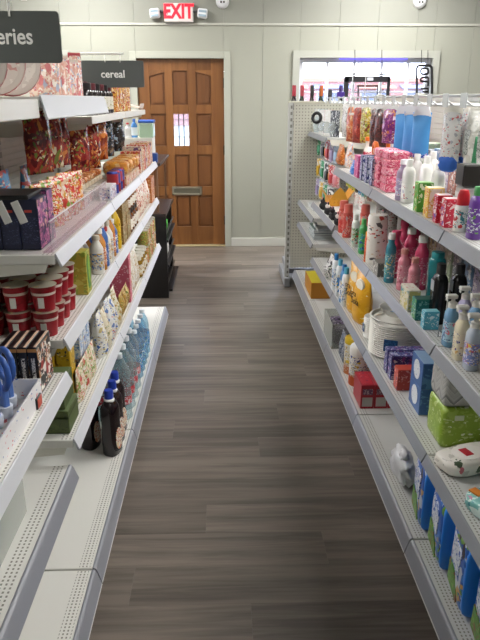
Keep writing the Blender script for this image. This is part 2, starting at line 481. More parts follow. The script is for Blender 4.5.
for ci, (c0, c1) in enumerate(cols):
    for ri, (z0, z1) in enumerate(rows):
        if ri == 1 and ci == 1:
            dbox('glass_pane', c0, c1, z0, z1, .02, .026, CLEAR('dfeaf6', 0.10, 0.03), 0)
            for k in (1, 2):
                dbox('came', c0 + (c1 - c0) * k / 3 - .005, c0 + (c1 - c0) * k / 3 + .005, z0, z1, .014, .032, M('3a3a3e', .4, .5), 0)
            for k in (.28, .82):
                dbox('came', c0, c1, z0 + (z1 - z0) * k - .003, z0 + (z1 - z0) * k + .003, .014, .032, M('3a3a3e', .4, .5), 0)
            continue
        dbox('panel', c0, c1, z0, z1, .016, .03, door_p, 0)
        i = .022
        zt = z1 - i
        pts = [(c0 + i, z0 + i), (c1 - i, z0 + i)]
        if ri == 0:      # top row rises in an arch towards the middle of the door
            n = 8
            for k in range(n + 1):
                t = k / n; xx = (c1 - i) + (c0 + 2 * i - c1) * t
                u = (xx - (la + lb) / 2) / ((lb - la) / 2)
                pts.append((xx, zt - .11 * u * u))
        else: pts += [(c1 - i, zt), (c0 + i, zt)]
        obj('raised_field', prism(tuple(pts), 'y', DY + .006, DY + .018), door_p, door)
        if ri == 0:
            up = [(c0, z1)] + [(c0 + (c1 - c0) * k / 8, z1 - .004 - .11 * ((c0 + (c1 - c0) * k / 8 - (la + lb) / 2) / ((lb - la) / 2)) ** 2) for k in range(9)] + [(c1, z1)]
            obj('arch_rail', prism(tuple(up), 'y', DY + .0015, DY + .03), door_m, door)
ms0, ms1, mz0, mz1 = fx(170.5), fx(201), fz(195.5, 185), fz(187, 185)
sl = obj('mail_slot', boxes(((ms0, ms1, DY - .012, DY + .002, mz0, mz0 + .02), (ms0, ms1, DY - .012, DY + .002, mz1 - .02, mz1), (ms0, ms0 + .02, DY - .012, DY + .002, mz0, mz1), (ms1 - .02, ms1, DY - .012, DY + .002, mz0, mz1)), .002), M('c4bca8', .3, .8), door)
obj('mail_flap', boxes(((ms0 + .02, ms1 - .02, DY - .006, DY + .001, mz0 + .02, mz1 - .02),), .002), M('94907f', .3, .8), sl)
for py in (83, 150, 220):
    zz = fz(py, 226)
    obj('hinge', lathe(((.0, zz - .05), (.008, zz - .05), (.008, zz + .05), (.0, zz + .05)), 8, 1, 1, dxb - .002, WY - .002), M('3b3128', .4, .7), door)

# ---- window
cas = M('a8a9a0', 0.5); sash = M('d9dae2', 0.4)
def window(name, label, wxa, wxb, wza, wzb, mull, zm):
    win = empty(name, (0, 0, 0)); win['kind'] = 'structure'; win['label'] = label
    o_ = TW
    def miter(p4, y0, y1, m, nm): return obj(nm, prism(tuple(p4), 'y', y0, y1), m, win)
    A, B, C_, D_ = (wxa - o_, wza - o_), (wxb + o_, wza - o_), (wxb + o_, wzb + o_), (wxa - o_, wzb + o_)
    a, b, c, d = (wxa, wza), (wxb, wza), (wxb, wzb), (wxa, wzb)
    for p4 in ((D_, C_, c, d), (A, a, d, D_), (B, C_, c, b), (A, B, b, a)): miter(p4, WY - .03, WY + .012, cas, 'casing')
    sw = .045; SY = WY + .07
    for q in ((wxa, wxa + sw, wza, wzb), (wxb - sw, wxb, wza, wzb), (wxa + sw, wxb - sw, wza, wza + sw), (wxa + sw, wxb - sw, wzb - sw, wzb)):
        obj('sash_frame', boxes(((q[0], q[1], SY - .02, SY + .03, q[2], q[3]),), .003), sash, win)
    for x in mull: obj('mullion', boxes(((x - .014, x + .014, SY - .012, SY + .02, wza + sw, wzb - sw),), .003), sash, win)
    xsw = [wxa + sw] + mull + [wxb - sw]
    for k in range(len(xsw) - 1):
        e0 = .014 if k else 0; e1 = .014 if k < len(xsw) - 2 else 0
        obj('muntin', boxes(((xsw[k] + e0, xsw[k + 1] - e1, SY - .008, SY + .016, zm - .008, zm + .008),), .002), sash, win)
        for z0, z1 in ((wza + sw, zm - .008), (zm + .008, wzb - sw)):
            obj('glass_pane', boxes(((xsw[k] + e0, xsw[k + 1] - e1, SY + .002, SY + .006, z0, z1),)), CLEAR('f2f5ff', 0.04, 0.02), win)
    return win
win = window('window_1', 'wide white framed shop window above the right gondola', wxa, wxb, wza, wzb, [aty(px, 80, WY + .07).x for px in (327, 353.5, 381, 407)], fz(92, 340))
window('window_2', 'white framed shop window left of the brown door, behind the left gondola', w2a, w2b, wza, wzb, [w2a + .45, w2a + .9], fz(92, 340))
obj('led_strip', boxes(((fx(340, 58), fx(408, 58), WY + .02, WY + .03, wzb - .012, wzb - .002),)), M('6a60ff', .4, 0, .5, 1.6), win)

# ---- outside the window: pavement, street and the row of buildings opposite
out = struct('ground_outside', boxes(((-25, 45, WY + .14, 80, -.2, -.1),)), M('6a6866', .9))
bld = empty('street_building', (0, 46, -.1))
tag(bld, 'long pinkish brick shop building across the street, seen through window', 'building')
obj('wall', boxes(((-10, 30, 0, 6, 0, 2.85),)), PM((('8a6260', 3), ('7c5654', 2), ('946c68', 2)), 6, (.5, .5, 2), .9), bld)
obj('parapet', boxes(((-10.1, 30.1, -.15, 6, 2.85, 3.1),)), M('8a5848', .8), bld)
for k in range(-2, 10):
    f = obj('shop_window', boxes(((-2.4 + k * 3, -.4 + k * 3, -.05, .05, 1.1, 2.3),)), M('9a9aa4', .5), bld)
    obj('pane', boxes(((-2.3 + k * 3, -.5 + k * 3, -.07, -.05, 1.2, 2.2),)), M('3a4a64', .2), f)
    obj('awning', prism(((-.05, 2.7), (-.05, 2.6), (-.9, 2.4), (-.9, 2.46)), 'x', -2.7 + k * 3, -.1 + k * 3), M('4a567a' if k % 2 else '8a5040', .7), bld)

# ---- ceiling fluorescent panels (the room's lamps)
def ceiling_light(x, y, w, l, lab, k=1.0):
    thing('ceiling_light', lab, 'ceiling light', [
        ('housing', boxes(((-w / 2 - .03, w / 2 + .03, -l / 2 - .03, l / 2 + .03, -.02, 0), (-w / 2 - .03, -w / 2, -l / 2 - .03, l / 2 + .03, -.06, -.02), (w / 2, w / 2 + .03, -l / 2 - .03, l / 2 + .03, -.06, -.02),
                           (-w / 2, w / 2, -l / 2 - .03, -l / 2, -.06, -.02), (-w / 2, w / 2, l / 2, l / 2 + .03, -.06, -.02))), M('e6e6e6', .5)),
        ('diffuser', boxes(((-w / 2 + .001, w / 2 - .001, -l / 2 + .001, l / 2 - .001, -.055, -.045),)), M('fffdfa', .5, 0, .5, LAMP * k))], (x, y, ZC), (0, 0, 0), 'fluorescent ceiling panels')
ceiling_light(1.35, 3.0, .6, 1.2, 'fluorescent ceiling panel above the middle of the right gondola', .9)
ceiling_light(-1.35, 6.0, .6, 1.2, 'fluorescent ceiling panel in front of the brown door', 1.15)
ceiling_light(1.6, 6.0, .6, 1.2, 'fluorescent ceiling panel near the shop window', 1.15)
ceiling_light(-1.5, 3.0, .6, 1.2, 'fluorescent ceiling panel above the left gondola', 1.0)
ceiling_light(1.9, 1.0, .6, 1.2, 'fluorescent ceiling panel above the camera end of right gondola', .85)
ceiling_light(-1.6, .4, .6, 1.2, 'fluorescent ceiling panel above the camera end of left gondola', .3)

# ================================================================== gondola shelving
cream = M('dad8cd', .45); deck_m = M('dcdad0', .4); steelg = M('83868c', .34); rail_w = M('cdcfd4', .35); dark = M('26262a', .6)
upr = dots_mat('c4c4bc', '94948a', 1.0, .05, .5, .22, (1, 2), .4)
LF, LB, RF, RB = -.452, -.88, .655, 1.075
LBF, RBF = -.430, .650
SEC = .914
LJ = [4.41 - SEC * k for k in range(6)]      # joints of the left run
RJ = [5.44 - SEC * k for k in range(7)]      # joints of the right run

def rail_profile(side, xf, z, h, steep=False):
    "price channel: curled top lip, slanted face, curled foot; side +1 faces -x"
    s = -side
    if steep: return tuple((xf + s * dx, z + dz_) for dx, dz_ in ((0, .0015), (.005, .002), (.011, -.002), (.015, -.009), (.028, -h + .004), (.027, -h), (.021, -h), (.006, -.014), (0, -.010)))
    return tuple((xf + s * dx, z + dz_) for dx, dz_ in ((0, .0035), (.002, .005), (.005, .002), (.017, -h + .007), (.019, -h + .003), (.017, -h), (.012, -h), (.004, -.010), (0, -.008)))
def perf(side, xf, depth):
    "deck sheet with three rows of punched slots along the front edge"
    key = ('perf', side)
    lo, hi = (xf + .008, xf + .044) if side > 0 else (xf - .044, xf - .008)
    k = ('perf', side, round(xf, 3))
    if k not in MATS: MATS[k] = dots_mat('e0dfd9' if side < 0 else 'c9c9c6', '85837a', .012, .0125, .2, .26, (0, 1), .4, (lo, hi))
    return MATS[k]
def add_shelf(root, side, y0, y1, z, xf, xb, h=.033, rail=True, slab=.026, name='shelf', steep=False):
    s = 1 if side > 0 else -1
    a, b = min(xf, xb), max(xf, xb)
    e = .004
    sh = obj(name, boxes(((a, b, y0 + e, y1 - e, z - slab, z),), .002), perf(side, xf, 0), root)
    if rail: obj('price_rail', prism(rail_profile(side, xf, z, h, steep), 'y', y0 + e, y1 - e), M('8b8d94', .4) if steep else (rail_w if side < 0 else steelg), sh)
    if name == 'shelf':
        for yy in (y0 + e, y1 - e - .003):
            obj('bracket', prism(((xf + s * .02, z - slab), (xb, z - slab), (xb, z - .08), (xb - s * .05, z - .08), (xf + s * .03, z - .048)), 'y', yy + .0, yy + .003), cream, sh)
    return sh
def back_panel(root, xb, side, y0, y1, z0, z1):
    "horizontally grooved steel back: boards 25 mm high with recessed joints"
    pts = []; z = z0; s = side
    while z < z1 - .001:
        zz = min(z + .0254, z1)
        pts += [(xb, z + .002), (xb, zz - .002), (xb + s * .004, zz - .001), (xb + s * .004, zz + .001)]
        z = zz
    pts += [(xb + s * .012, z1), (xb + s * .012, z0)]
    o = obj('back_panel', prism(tuple(pts), 'y', y0 + .016, y1 - .016), M('d2d1c8', .5), root)
    return o

# ---- left run
Lg = empty('store_gondola', (0, 0, 0))
tag(Lg, 'white grocery gondola run with five shelf levels along left side of the aisle', 'shelving unit', 'store gondolas')
Rg = empty('store_gondola', (0, 0, 0))
tag(Rg, 'grey and white gondola run with toiletries and paper goods along right side', 'shelving unit', 'store gondolas')
for (root, side, xb, xbf, J) in ((Lg, -1, LB, LBF, LJ), (Rg, 1, RB, RBF, RJ)):
    s = side
    for i in range(len(J) - 1):
        y1, y0 = J[i], J[i + 1]
        add_shelf(root, side, y0, y1, .15, xbf, xb, .058, True, .03, 'base_deck', True)
        a, b = sorted((xbf + s * .03, xbf + s * .045))
        obj('rail_edge', boxes(((min(xbf - s * .027, xbf - s * .0295), max(xbf - s * .027, xbf - s * .0295), y0 + .004, y1 - .004, .0915, .0955),)), M('d4d4d4', .35), root)
        obj('kick_plate', boxes(((a, b, y0 + .002, y1 - .002, 0, .118),)), M('55555a', .5), root)
        back_panel(root, xb, side, y0, y1, .15, 1.63 if side < 0 else (1.555 if i < 1 else 1.605))
    for y in J:
        a, b = sorted((xb - s * .012, xb + s * .03))
        obj('upright', boxes(((a, b, y - .0155, y + .0155, 0, 1.65 if side < 0 else (1.555 if y > 4.6 else 1.615)),), .002), upr, root)
# left shelves
for i in range(3):
    y1, y0 = LJ[i], LJ[i + 1]
    add_shelf(Lg, -1, y0, y1, .62, LF, LB)
    add_shelf(Lg, -1, y0, y1, .94, LF, LB)
    add_shelf(Lg, -1, y0, y1, 1.185, LF, LB)
add_shelf(Lg, -1, LJ[4], LJ[3], .845, LF, LB)
add_shelf(Lg, -1, LJ[4], LJ[3], .54, LF - .018, LB, .048, True, .026, 'shelf', True)
add_shelf(Lg, -1, LJ[3], LJ[2], 1.588, LF, LB, .055)
add_shelf(Lg, -1, LJ[4], LJ[3], 1.582, LF, LB, .05, False, .045)
add_shelf(Lg, -1, LJ[2], LJ[1], 1.52, LF - .05, LB, .05, False, .03)
add_shelf(Lg, -1, LJ[1], LJ[0], 1.52, LF - .05, LB, .05, False, .03)
# right shelves
for i in range(2, 6):
    y1, y0 = RJ[i], RJ[i + 1]
    add_shelf(Rg, 1, y0, y1, 1.22, RF - .01, RB)
    add_shelf(Rg, 1, y0, y1, .865, RF, RB)
for i in range(1, 6): add_shelf(Rg, 1, RJ[i + 1], RJ[i], .483, RF + .01, RB)
add_shelf(Rg, 1, RJ[2], RJ[1], .89, RF, RB)
add_shelf(Rg, 1, RJ[1], RJ[0], .77, RF + .01, RB)
add_shelf(Rg, 1, RJ[1], RJ[0], .58, RF + .01, RB)
add_shelf(Rg, 1, RJ[1], RJ[0], 1.33, RF + .08, RB, .03, True, .012)

# ---- end unit of the right run: pegboard facing down the aisle, shelf of bottles behind it
Eg = empty('endcap_unit', (0, 0, 0))
tag(Eg, 'white pegboard end unit closing the far end of the right gondola', 'shelving unit')
peg = dots_mat('c9c7ba', '85837a', .0254, .0254, .17, .17, (0, 2), .5)
EY = RJ[0] + .025
obj('pegboard', boxes(((.60, 1.56, EY, EY + .012, .16, 1.555),), .001), peg, Eg)
for x in (.575, 1.575): obj('upright', boxes(((x - .02, x + .02, EY - .012, EY + .03, 0, 1.56),), .002), dots_mat('bdbebb', '77776f', .04, .05, .2, .25, (0, 2), .4), Eg)
obj('top_rail', boxes(((.555, 1.595, EY - .008, EY + .026, 1.555, 1.572),), .002), M('cfccbc', .5), Eg)
sh = obj('shelf', boxes(((.60, 1.56, EY + .03, EY + .42, 1.33, 1.36),), .002), cream, Eg)
sh = obj('shelf', boxes(((.60, 1.56, EY + .03, EY + .42, .85, .88),), .002), cream, Eg)
obj('base_deck', boxes(((.58, 1.58, EY + .03, EY + .5, .1, .15),), .002), steelg, Eg)
obj('foot', boxes(((.55, .60, EY - .06, EY + .5, 0, .08),), .004), M('8f9194', .5), Eg)
obj('foot', boxes(((1.55, 1.60, EY - .06, EY + .5, 0, .08),), .004), M('8f9194', .5), Eg)
# ================================================================== pack makers (front of a pack = local -y)
def carton(W, D, H, body, front=None, side=None, top=None, cam=-1, fr=(0, 1, 0, 1), extra=()):
    P = [('carton', boxm(W, D, H), body)]
    if front: P.append(('front_print', boxes(((-W / 2 + W * fr[0] + .002, -W / 2 + W * fr[1] - .002, -D / 2 - .0006, -D / 2 + .0002, H * fr[2] + .002, H * fr[3] - .002),)), front))
    if side:
        a, b = (W / 2 - .0002, W / 2 + .0006) if cam > 0 else (-W / 2 - .0006, -W / 2 + .0002)
        P.append(('side_print', boxes(((a, b, -D / 2 + .003, D / 2 - .003, .003, H - .003),)), side))
    if top: P.append(('top_print', boxes(((-W / 2 + .002, W / 2 - .002, -D / 2 + .002, D / 2 - .002, H - .0002, H + .0006),)), top))
    return P + list(extra)
def rb(r, H, neck=.4, sh=.72, nk=.86):
    "round bottle profile: straight body, shoulder, neck (fractions of H)"
    return ((0, 0), (r * .9, 0), (r, H * .02), (r, H * sh * .96), (r * .97, H * sh), (r * (neck + 1) / 2, H * (sh + nk) / 2), (r * neck, H * nk), (r * neck, H * .9), (0, H * .9))
def bottle(r, H, body, cap, label=None, neck=.42, sh=.66, nk=.82, lab=(.12, .55), sy=1.0, capr=None, n=18):
    P = [('bottle_body', lathe(rb(r, H, neck, sh, nk), n, 1, sy), body)]
    cr = capr or r * neck * 1.15
    P.append(('cap', lathe(((0, H * .88), (cr, H * .88), (cr, H * .985), (cr * .9, H), (0, H)), 14), cap))
    if label: P.append(('label', lathe(((r * 1.012, H * lab[0]), (r * 1.012, H * lab[1])), n, 1, sy), label))
    return P
def flip_bottle(W, D, H, body, cap, label=None, lab=(.12, .6)):
    prof = ((0, 0), (.92, 0), (1, H * .02), (1, H * .62), (.96, H * .72), (.8, H * .79), (.55, H * .83), (.5, H * .84), (0, H * .84))
    P = [('bottle_body', sqlathe(prof, W, D, 2.8), body), ('cap', sqlathe(((0, H * .835), (.55, H * .835), (.55, H * .98), (.5, H), (0, H)), W, D, 2.6), cap)]
    if label: P.append(('label', sqlathe(((1.012, H * lab[0]), (1.012, H * lab[1])), W, D, 2.8), label))
    return P
def pump_bottle(W, D, H, body, pump, label=None):
    b = H * .74
    prof = ((0, 0), (.92, 0), (1, b * .03), (1, b * .72), (.93, b * .85), (.6, b * .96), (.45, b), (0, b))
    P = [('bottle_body', sqlathe(prof, W, D, 2.8), body)]
    r = W * .26
    P.append(('pump_collar', lathe(((0, b - .002), (r, b - .002), (r, b + H * .08), (r * .45, b + H * .1), (r * .4, b + H * .16), (0, b + H * .16)), 14), pump))
    P.append(('pump_head', boxes(((-r * .75, r * .75, -W * .42, r * .8, H * .9, H * .97), (-r * .4, r * .4, -W * .42, -W * .34, H * .85, H * .92)), .002), pump))
    if label: P.append(('label', sqlathe(((1.014, b * .15), (1.014, b * .66)), W, D, 2.8), label))
    return P
def canister(r, H, body, lid, label=None, base=None):
    P = [('canister_body', lathe(((0, 0), (r, 0), (r, H * .86), (0, H * .86)), 20), body),
         ('lid', lathe(((0, H * .85), (r * 1.04, H * .85), (r * 1.04, H * .96), (r * .95, H), (0, H)), 20), lid)]
    if label: P.append(('label', lathe(((r * 1.01, H * .25), (r * 1.01, H * .78)), 20), label))
    if base: P.append(('printed_band', lathe(((r * 1.01, H * .02), (r * 1.01, H * .3)), 20), base))
    return P
def aerosol(r, H, body, cap, label=None):
    P = [('can', lathe(((0, 0), (r, 0), (r, H * .74), (r * .7, H * .79), (0, H * .79)), 18), body),
         ('cap', lathe(((0, H * .76), (r * .9, H * .76), (r * .9, H * .95), (r * .75, H), (0, H)), 18), cap)]
    if label: P.append(('label', lathe(((r * 1.01, H * .05), (r * 1.01, H * .7)), 18), label))
    return P
def jar(r, H, body, lid, label=None):
    P = [('jar_body', lathe(((0, 0), (r * .92, 0), (r, H * .05), (r, H * .7), (r * .8, H * .8), (0, H * .8)), 18), body),
         ('lid', lathe(((0, H * .79), (r * .86, H * .79), (r * .86, H * .98), (r * .8, H), (0, H)), 18), lid)]
    if label: P.append(('label', lathe(((r * 1.012, H * .14), (r * 1.012, H * .6)), 18), label))
    return P
def bag(W, H, T, m, seed=0, wr=.25, stand=False, seal=.05):
    return [('bag', pouch(W, H, T, seed, wr, seal, 12, 16, stand), m)]
def at(px, x, z, zz=0.0): return (x, yat(px, x, z + zz), z + .0008)
def LP(name, label, cat, parts, px, x, z, group=None, zz=.05, rz=0.0, dy=0.0):
    l = at(px, x, z, zz); return thing(name, label, cat, parts, (l[0], l[1] + dy, l[2]), (0, 0, LT + rz), group)
def RP(name, label, cat, parts, px, x, z, group=None, zz=.05, rz=0.0, dy=0.0):
    l = at(px, x, z, zz); return thing(name, label, cat, parts, (l[0] - (.011 if x < .76 else 0), l[1] + dy, l[2]), (0, 0, RT + rz), group)
def XY(name, label, cat, parts, x, y, z, rot, group=None, tilt=0.0):
    return thing(name, label, cat, parts, (x + SH, y, z + .0008), (tilt, 0, rot), group)

L0, L1, L2, L3, N1, N2 = .15, .62, .94, 1.185, .845, .54
SH = 0.0
white = M('e9e8e4', .4); wgloss = M('f1f0ec', .25); black = M('17171a', .35); bluecap = M('2540a8', .35); red = M('b01e2b', .4)

# ================================================================== LEFT, base deck: dark bottles and water
darkglass = M('1c1014', .15, 0, .6); syr_l = PM((('ece4d6', 3), ('c86a4a', 2), ('e8c8a0', 2), ('7c2f28', 1)), 50)
for k, (x, y, lab) in enumerate(((-.478, 2.385, 'dark bottle with blue cap, nearest of the group on the bottom deck'), (-.480, 2.478, 'dark bottle with blue cap, second from the camera on the bottom deck'),
        (-.484, 2.57, 'dark bottle with blue cap, farthest of the group, against clear jugs'), (-.58, 2.44, 'dark bottle behind the others, deeper on the bottom deck'))):
    H = .295
    thing('syrup_bottle', lab, 'bottle', [
        ('bottle_body', sqlathe(((0, 0), (.9, 0), (1, .008), (1, .1), (.94, .14), (1, .18), (.96, .215), (.7, .24), (.38, .252), (.34, .262), (0, .262)), .088, .068, 3.0), darkglass),
        ('cap', lathe(((0, .258), (.0185, .258), (.0185, .29), (.016, .295), (0, .295)), 16), bluecap),
        ('neck_band', lathe(((.021, .244), (.0225, .252), (.017, .259)), 16), wgloss),
        ('label', prism(tuple((.026 * math.cos(a / 8 * math.pi), .075 + .05 * math.sin(a / 8 * math.pi)) for a in range(16)), 'y', -.0352, -.0342), syr_l)],
        (x, y, L0 + .0008), (0, 0, LT - .35), 'dark bottles with blue caps')
water = CLEAR('e8f2f4', .08, .04, .38); wlab = PM((('c23a44', 3), ('e8dede', 2)), 40); wcap = M('dfe6ea', .4)
for k in range(4):
    for j in range(2):
        y = 2.70 + .112 * k; x = -.482 - .105 * j
        H = .33
        prof = [(0, 0), (.040, 0), (.048, .01)]
        for q in range(7): prof += [(.0475, .02 + q * .028), (.0445, .034 + q * .028)]
        prof += [(.047, .222), (.044, .25), (.028, .285), (.015, .305), (.0145, .31), (0, .31)]
        thing('water_bottle', 'clear ribbed water bottle with red label, %s from the camera in the %s row' % (ORD[k], ('front', 'rear')[j]), 'bottle',
              [('bottle_body', lathe(tuple(prof), 18), water), ('cap', lathe(((0, .306), (.0165, .306), (.0165, .327), (.015, .33), (0, .33)), 12), wcap),
               ('label', lathe(((.0485, .085), (.0485, .125)), 18), wlab)], (x, y, L0 + .0008), (0, 0, LT), 'clear ribbed water bottles')
blw = CLEAR('cfe9f6', .10, .04, .38); bll = PM((('2a6cb8', 3), ('68b6dc', 3), ('e6f0f4', 2), ('47a05a', 1)), 60)
for k in range(5):
    for j in range(2):
        y = 3.17 + .088 * k; x = -.476 - .085 * j
        H = .27
        prof = [(0, 0), (.033, 0), (.038, .008)]
        for q in range(5): prof += [(.038, .02 + q * .03), (.0352, .035 + q * .03)]
        prof += [(.037, .175), (.03, .215), (.0145, .245), (.014, .255), (0, .255)]
        thing('water_bottle', 'clear water bottle with blue label, %s from the camera in the %s row' % (ORD[k], ('front', 'rear')[j]), 'bottle',
              [('bottle_body', lathe(tuple(prof), 16), blw), ('cap', lathe(((0, .252), (.0155, .252), (.0155, .267), (.014, .27), (0, .27)), 12), M('e8eef2', .4)),
               ('label', lathe(((.0388, .06), (.0388, .14)), 16), bll)], (x, y, L0 + .0008), (0, 0, LT), 'blue labelled water bottles')

# ================================================================== LEFT, near section
# white display tray with blue loop-handled brushes
def tray(name, label, cat, W, D, H, m, loc, rz, t=.003, group=None):
    return thing(name, label, cat, [('tray_base', boxm(W, D, t, 0), m), ('tray_side', boxes(((-W / 2, W / 2, -D / 2, -D / 2 + t, t, H),)), m), ('tray_side', boxes(((-W / 2, W / 2, D / 2 - t, D / 2, t, H),)), m),
        ('tray_side', boxes(((-W / 2, -W / 2 + t, -D / 2 + t, D / 2 - t, t, H),)), m), ('tray_side', boxes(((W / 2 - t, W / 2, -D / 2 + t, D / 2 - t, t, H),)), m)], loc, (0, 0, rz), group)
T0 = atz(14, 452, N1)
tray('display_tray', 'white cardboard display tray holding blue handled brushes', 'tray', .36, .15, .06, PM((('eceaea', 30), ('d8696a', 1), ('5a78b8', 1)), 40, (1, 1, 1), .6), (-.545, 1.31, N1 + .0008), LT, .004)
for k in range(6):
    y = 1.18 + .052 * k
    pts = tuple((.0, .028 * math.cos(a / 12 * 2 * math.pi), .115 + .042 * math.sin(a / 12 * 2 * math.pi)) for a in range(12))
    thing('dish_brush', 'blue loop handled brush in the white tray, %s from the camera' % ORD[k], 'brush',
          [('handle', tube(pts, .0078, 8, True), M('3f66b4', .35)), ('stem', boxes(((-.008, .008, -.012, .012, .0, .075),), .003), M('5b7fc4', .4)), ('bristles', lathe(((0, .0), (.016, .002), (.018, .03), (0, .032)), 10), M('d5dae2', .7))],
          (-.53 - .006 * (k % 2), y, N1 + .006), (0, 0, LT - .6), 'blue brushes in tray')
# four black cartons with white lettering
blk_side = PM((('1b1618', 7), ('b9b2aa', 2)), 120, (1, 1, .3), .4)
for k in range(4):
    x = -.492 - .0255 * k
    thing('pasta_carton', 'slim black carton with pale vertical lettering, %s from the aisle' % ORD[k], 'carton',
          [('carton', boxm(.13, .024, .135), M('1a1517', .35)), ('lettering', boxes(((-.0658, -.065, -.005, .004, .02, .105),)), PM((('d8d4cc', 3), ('1a1517', 2)), 160, (1, 1, .8))),
           ('top_print', boxes(((-.062, .062, -.011, -.004, .135, .1358),)), M('d8b9a0', .4)), ('side_photo', boxes(((-.062, .062, -.0127, -.012, .008, .128),)), PM((('1a1517', 3), ('efe9e0', 3), ('b8875a', 2), ('a8332c', 1)), 28)),
           ('edge_stripe', boxes(((-.0657, -.0648, -.0115, .0115, .122, .131),)), M('c58a4e', .4))],
          (x, 1.58, N1 + .0008), (0, 0, LT), 'black cartons')
XY('sauce_pack', 'small red and black pack in front of the black cartons', 'pack', carton(.04, .02, .03, black, M('c7543f', .4), cam=-1), -.475, 1.45, N1, LT)
# clear bin with small wrapped sweets on the lowest near shelf
bx = empty('clear_bin', (-.615, 1.31, N2 + .0008), (0, 0, LT)); tag(bx, 'clear plastic bin on the lower left shelf', 'bin')
cl = CLEAR('e6e8e4', .18, .06)
obj('bin_base', boxm(.26, .17, .004, 0), cl, bx)
for q in ((-.13, .13, -.085, -.082, .004, .11), (-.13, .13, .082, .085, .004, .11), (-.13, -.127, -.082, .082, .004, .11), (.127, .13, -.082, .082, .004, .11)): obj('bin_wall', boxes((q,)), cl, bx)
rg = random.Random(2)
for k, h in enumerate(('4f9a4a', 'a8342e', '6fbf62', '7a3b2a', '5fae58', 'dfe6da')):
    XY('snack_packet', '%s small packet in the clear bin, %s from the camera' % (('green', 'red', 'pale green', 'brown', 'bright green', 'white')[k], ORD[k]), 'packet',
       [('packet', pillow(.045, .05, .035, k, .12), PM(((h, 4), ('e8e6dc', 1)), 60, rough=.3))], -.575 - .055 * (k % 2), 1.225 + .065 * (k // 2), N2 + .005, LT + k, 'packets in the clear bin')

SH = .026
# ================================================================== LEFT, shelf L1 (second from the bottom)
gbox = PM((('4c5a2c', 6), ('55642f', 3), ('39451f', 1)), 30)
XY('green_carton', 'dark green carton at the near end of the lower shelf', 'carton', carton(.13, .14, .075, M('4c5a2c', .5), None, gbox, M('61704a', .5), extra=[('lid_band', boxes(((-.0656, .0656, -.0706, .0706, .05, .056),)), M('39451f', .5))]), -.565, 1.775, L1, LT)
XY('green_carton', 'dark green carton stacked on the other green carton, partly hidden', 'carton', carton(.12, .12, .09, M('46552a', .5), None, gbox, M('5a6940', .5)), -.565, 1.78, L1 + .0765, LT)
mixp = PM((('e6d9b8', 3), ('d9a38c', 2), ('8aa04a', 2), ('c8463c', 1), ('f0ece2', 2)), 30, rough=.3, foil=.3)
for k, (px, x) in enumerate(((80, -.487), (86, -.487), (91, -.487))):
    LP('seasoning_pouch', 'cream and green soup pouch %s' % ('nearest to the shelf end beside the green carton', 'second from the shelf end by the rail', 'farthest of three similar pouches by the rail')[k], 'pouch', bag(.10, .12, .03, mixp, k, .2, True), px, x, L1, 'soup pouches', rz=0)
XY('red_lid_jar', 'jar with a broad red lid above the green carton', 'jar', jar(.038, .10, PM((('3f6f48', 3), ('c9c08a', 2), ('6f2f2a', 1)), 50), M('b21f2a', .35), None), -.575, 2.005, L1 + .0, LT)
XY('red_lid_jar', 'jar with red lid standing on top of another jar', 'jar', jar(.038, .10, PM((('3f6f48', 3), ('c9c08a', 2), ('6f2f2a', 1)), 50), M('b21f2a', .35), None), -.575, 2.005, L1 + .1012, LT)
ybox = PM((('c9a429', 6), ('b58f1e', 2), ('2d2f3c', 1), ('e9dfae', 1)), 34)
for k in range(3):
    XY('yellow_carton', 'yellow cooking mix carton, %s of three on the lower shelf' % ORD[k], 'carton', carton(.065, .045, .215, M('c7a128', .45), ybox, ybox, M('d9c060', .5), extra=[('logo_patch', boxes(((-.033, -.0325, -.018, .012, .15, .185),)), M('2b2a3a', .4))]), -.645 + .05 * k, 1.905 + .012 * k, L1, LT, 'yellow cartons')
bw = PM((('dfe4ea', 4), ('3f6db4', 3), ('8fb4d8', 2), ('d9b86a', 1)), 34)
for k in range(3):
    XY('blue_white_carton', 'tall white and blue carton, %s behind the yellow cartons' % ORD[k], 'carton', carton(.05, .13, .225, M('d7dde4', .4), bw, bw, M('c8ccd0', .5)), -.592, 2.09 + .056 * k, L1, LT, 'white and blue cartons')
wp = PM((('eceae2', 6), ('3d67b0', 2), ('c9b478', 2)), 36, rough=.3, foil=.25)
for k in range(5):
    XY('flour_pouch', '%s flour pouch, %s from the camera on the lower shelf' % (('white and blue', 'cream and gold', 'white and orange')[k % 3], ORD[k]), 'pouch', bag(.078, .18 - .012 * (k % 2), .062, (wp, PM((('e4dcc4', 6), ('b8964a', 2), ('7a8a4a', 1)), 36, rough=.3, foil=.25), PM((('e6e6e2', 6), ('6a8ac0', 2), ('c8603c', 1)), 36, rough=.3, foil=.25))[k % 3], k + 3, .35, True), -.515, 2.34 + .085 * k, L1, LT, 'white and blue pouches')
    XY('flour_pouch', 'white pouch with blue patches, rear row, %s from the camera' % ORD[k], 'pouch', bag(.085, .19, .055, wp, k + 9, .2, True), -.60, 2.34 + .085 * k, L1, LT, 'white and blue pouches')
gold = PM((('b08a3a', 3), ('8a5a24', 2), ('d9c48a', 2), ('6f7f3a', 1)), 40)
for k in range(3):
    XY('gold_packet', 'golden brown packet, %s beside the pink carton' % ORD[k], 'packet', bag(.08, .12, .04, gold, k, .2), -.50, 2.79 + .078 * k, L1, LT, 'golden packets')
XY('pink_carton', 'tall pink and white carton on the lower shelf', 'carton', carton(.06, .10, .25, M('c9566a', .4), PM((('cf5f74', 6), ('eec3c8', 2)), 30), PM((('cf5f74', 6), ('e9b4bc', 1)), 30)), -.537, 3.055, L1, LT)
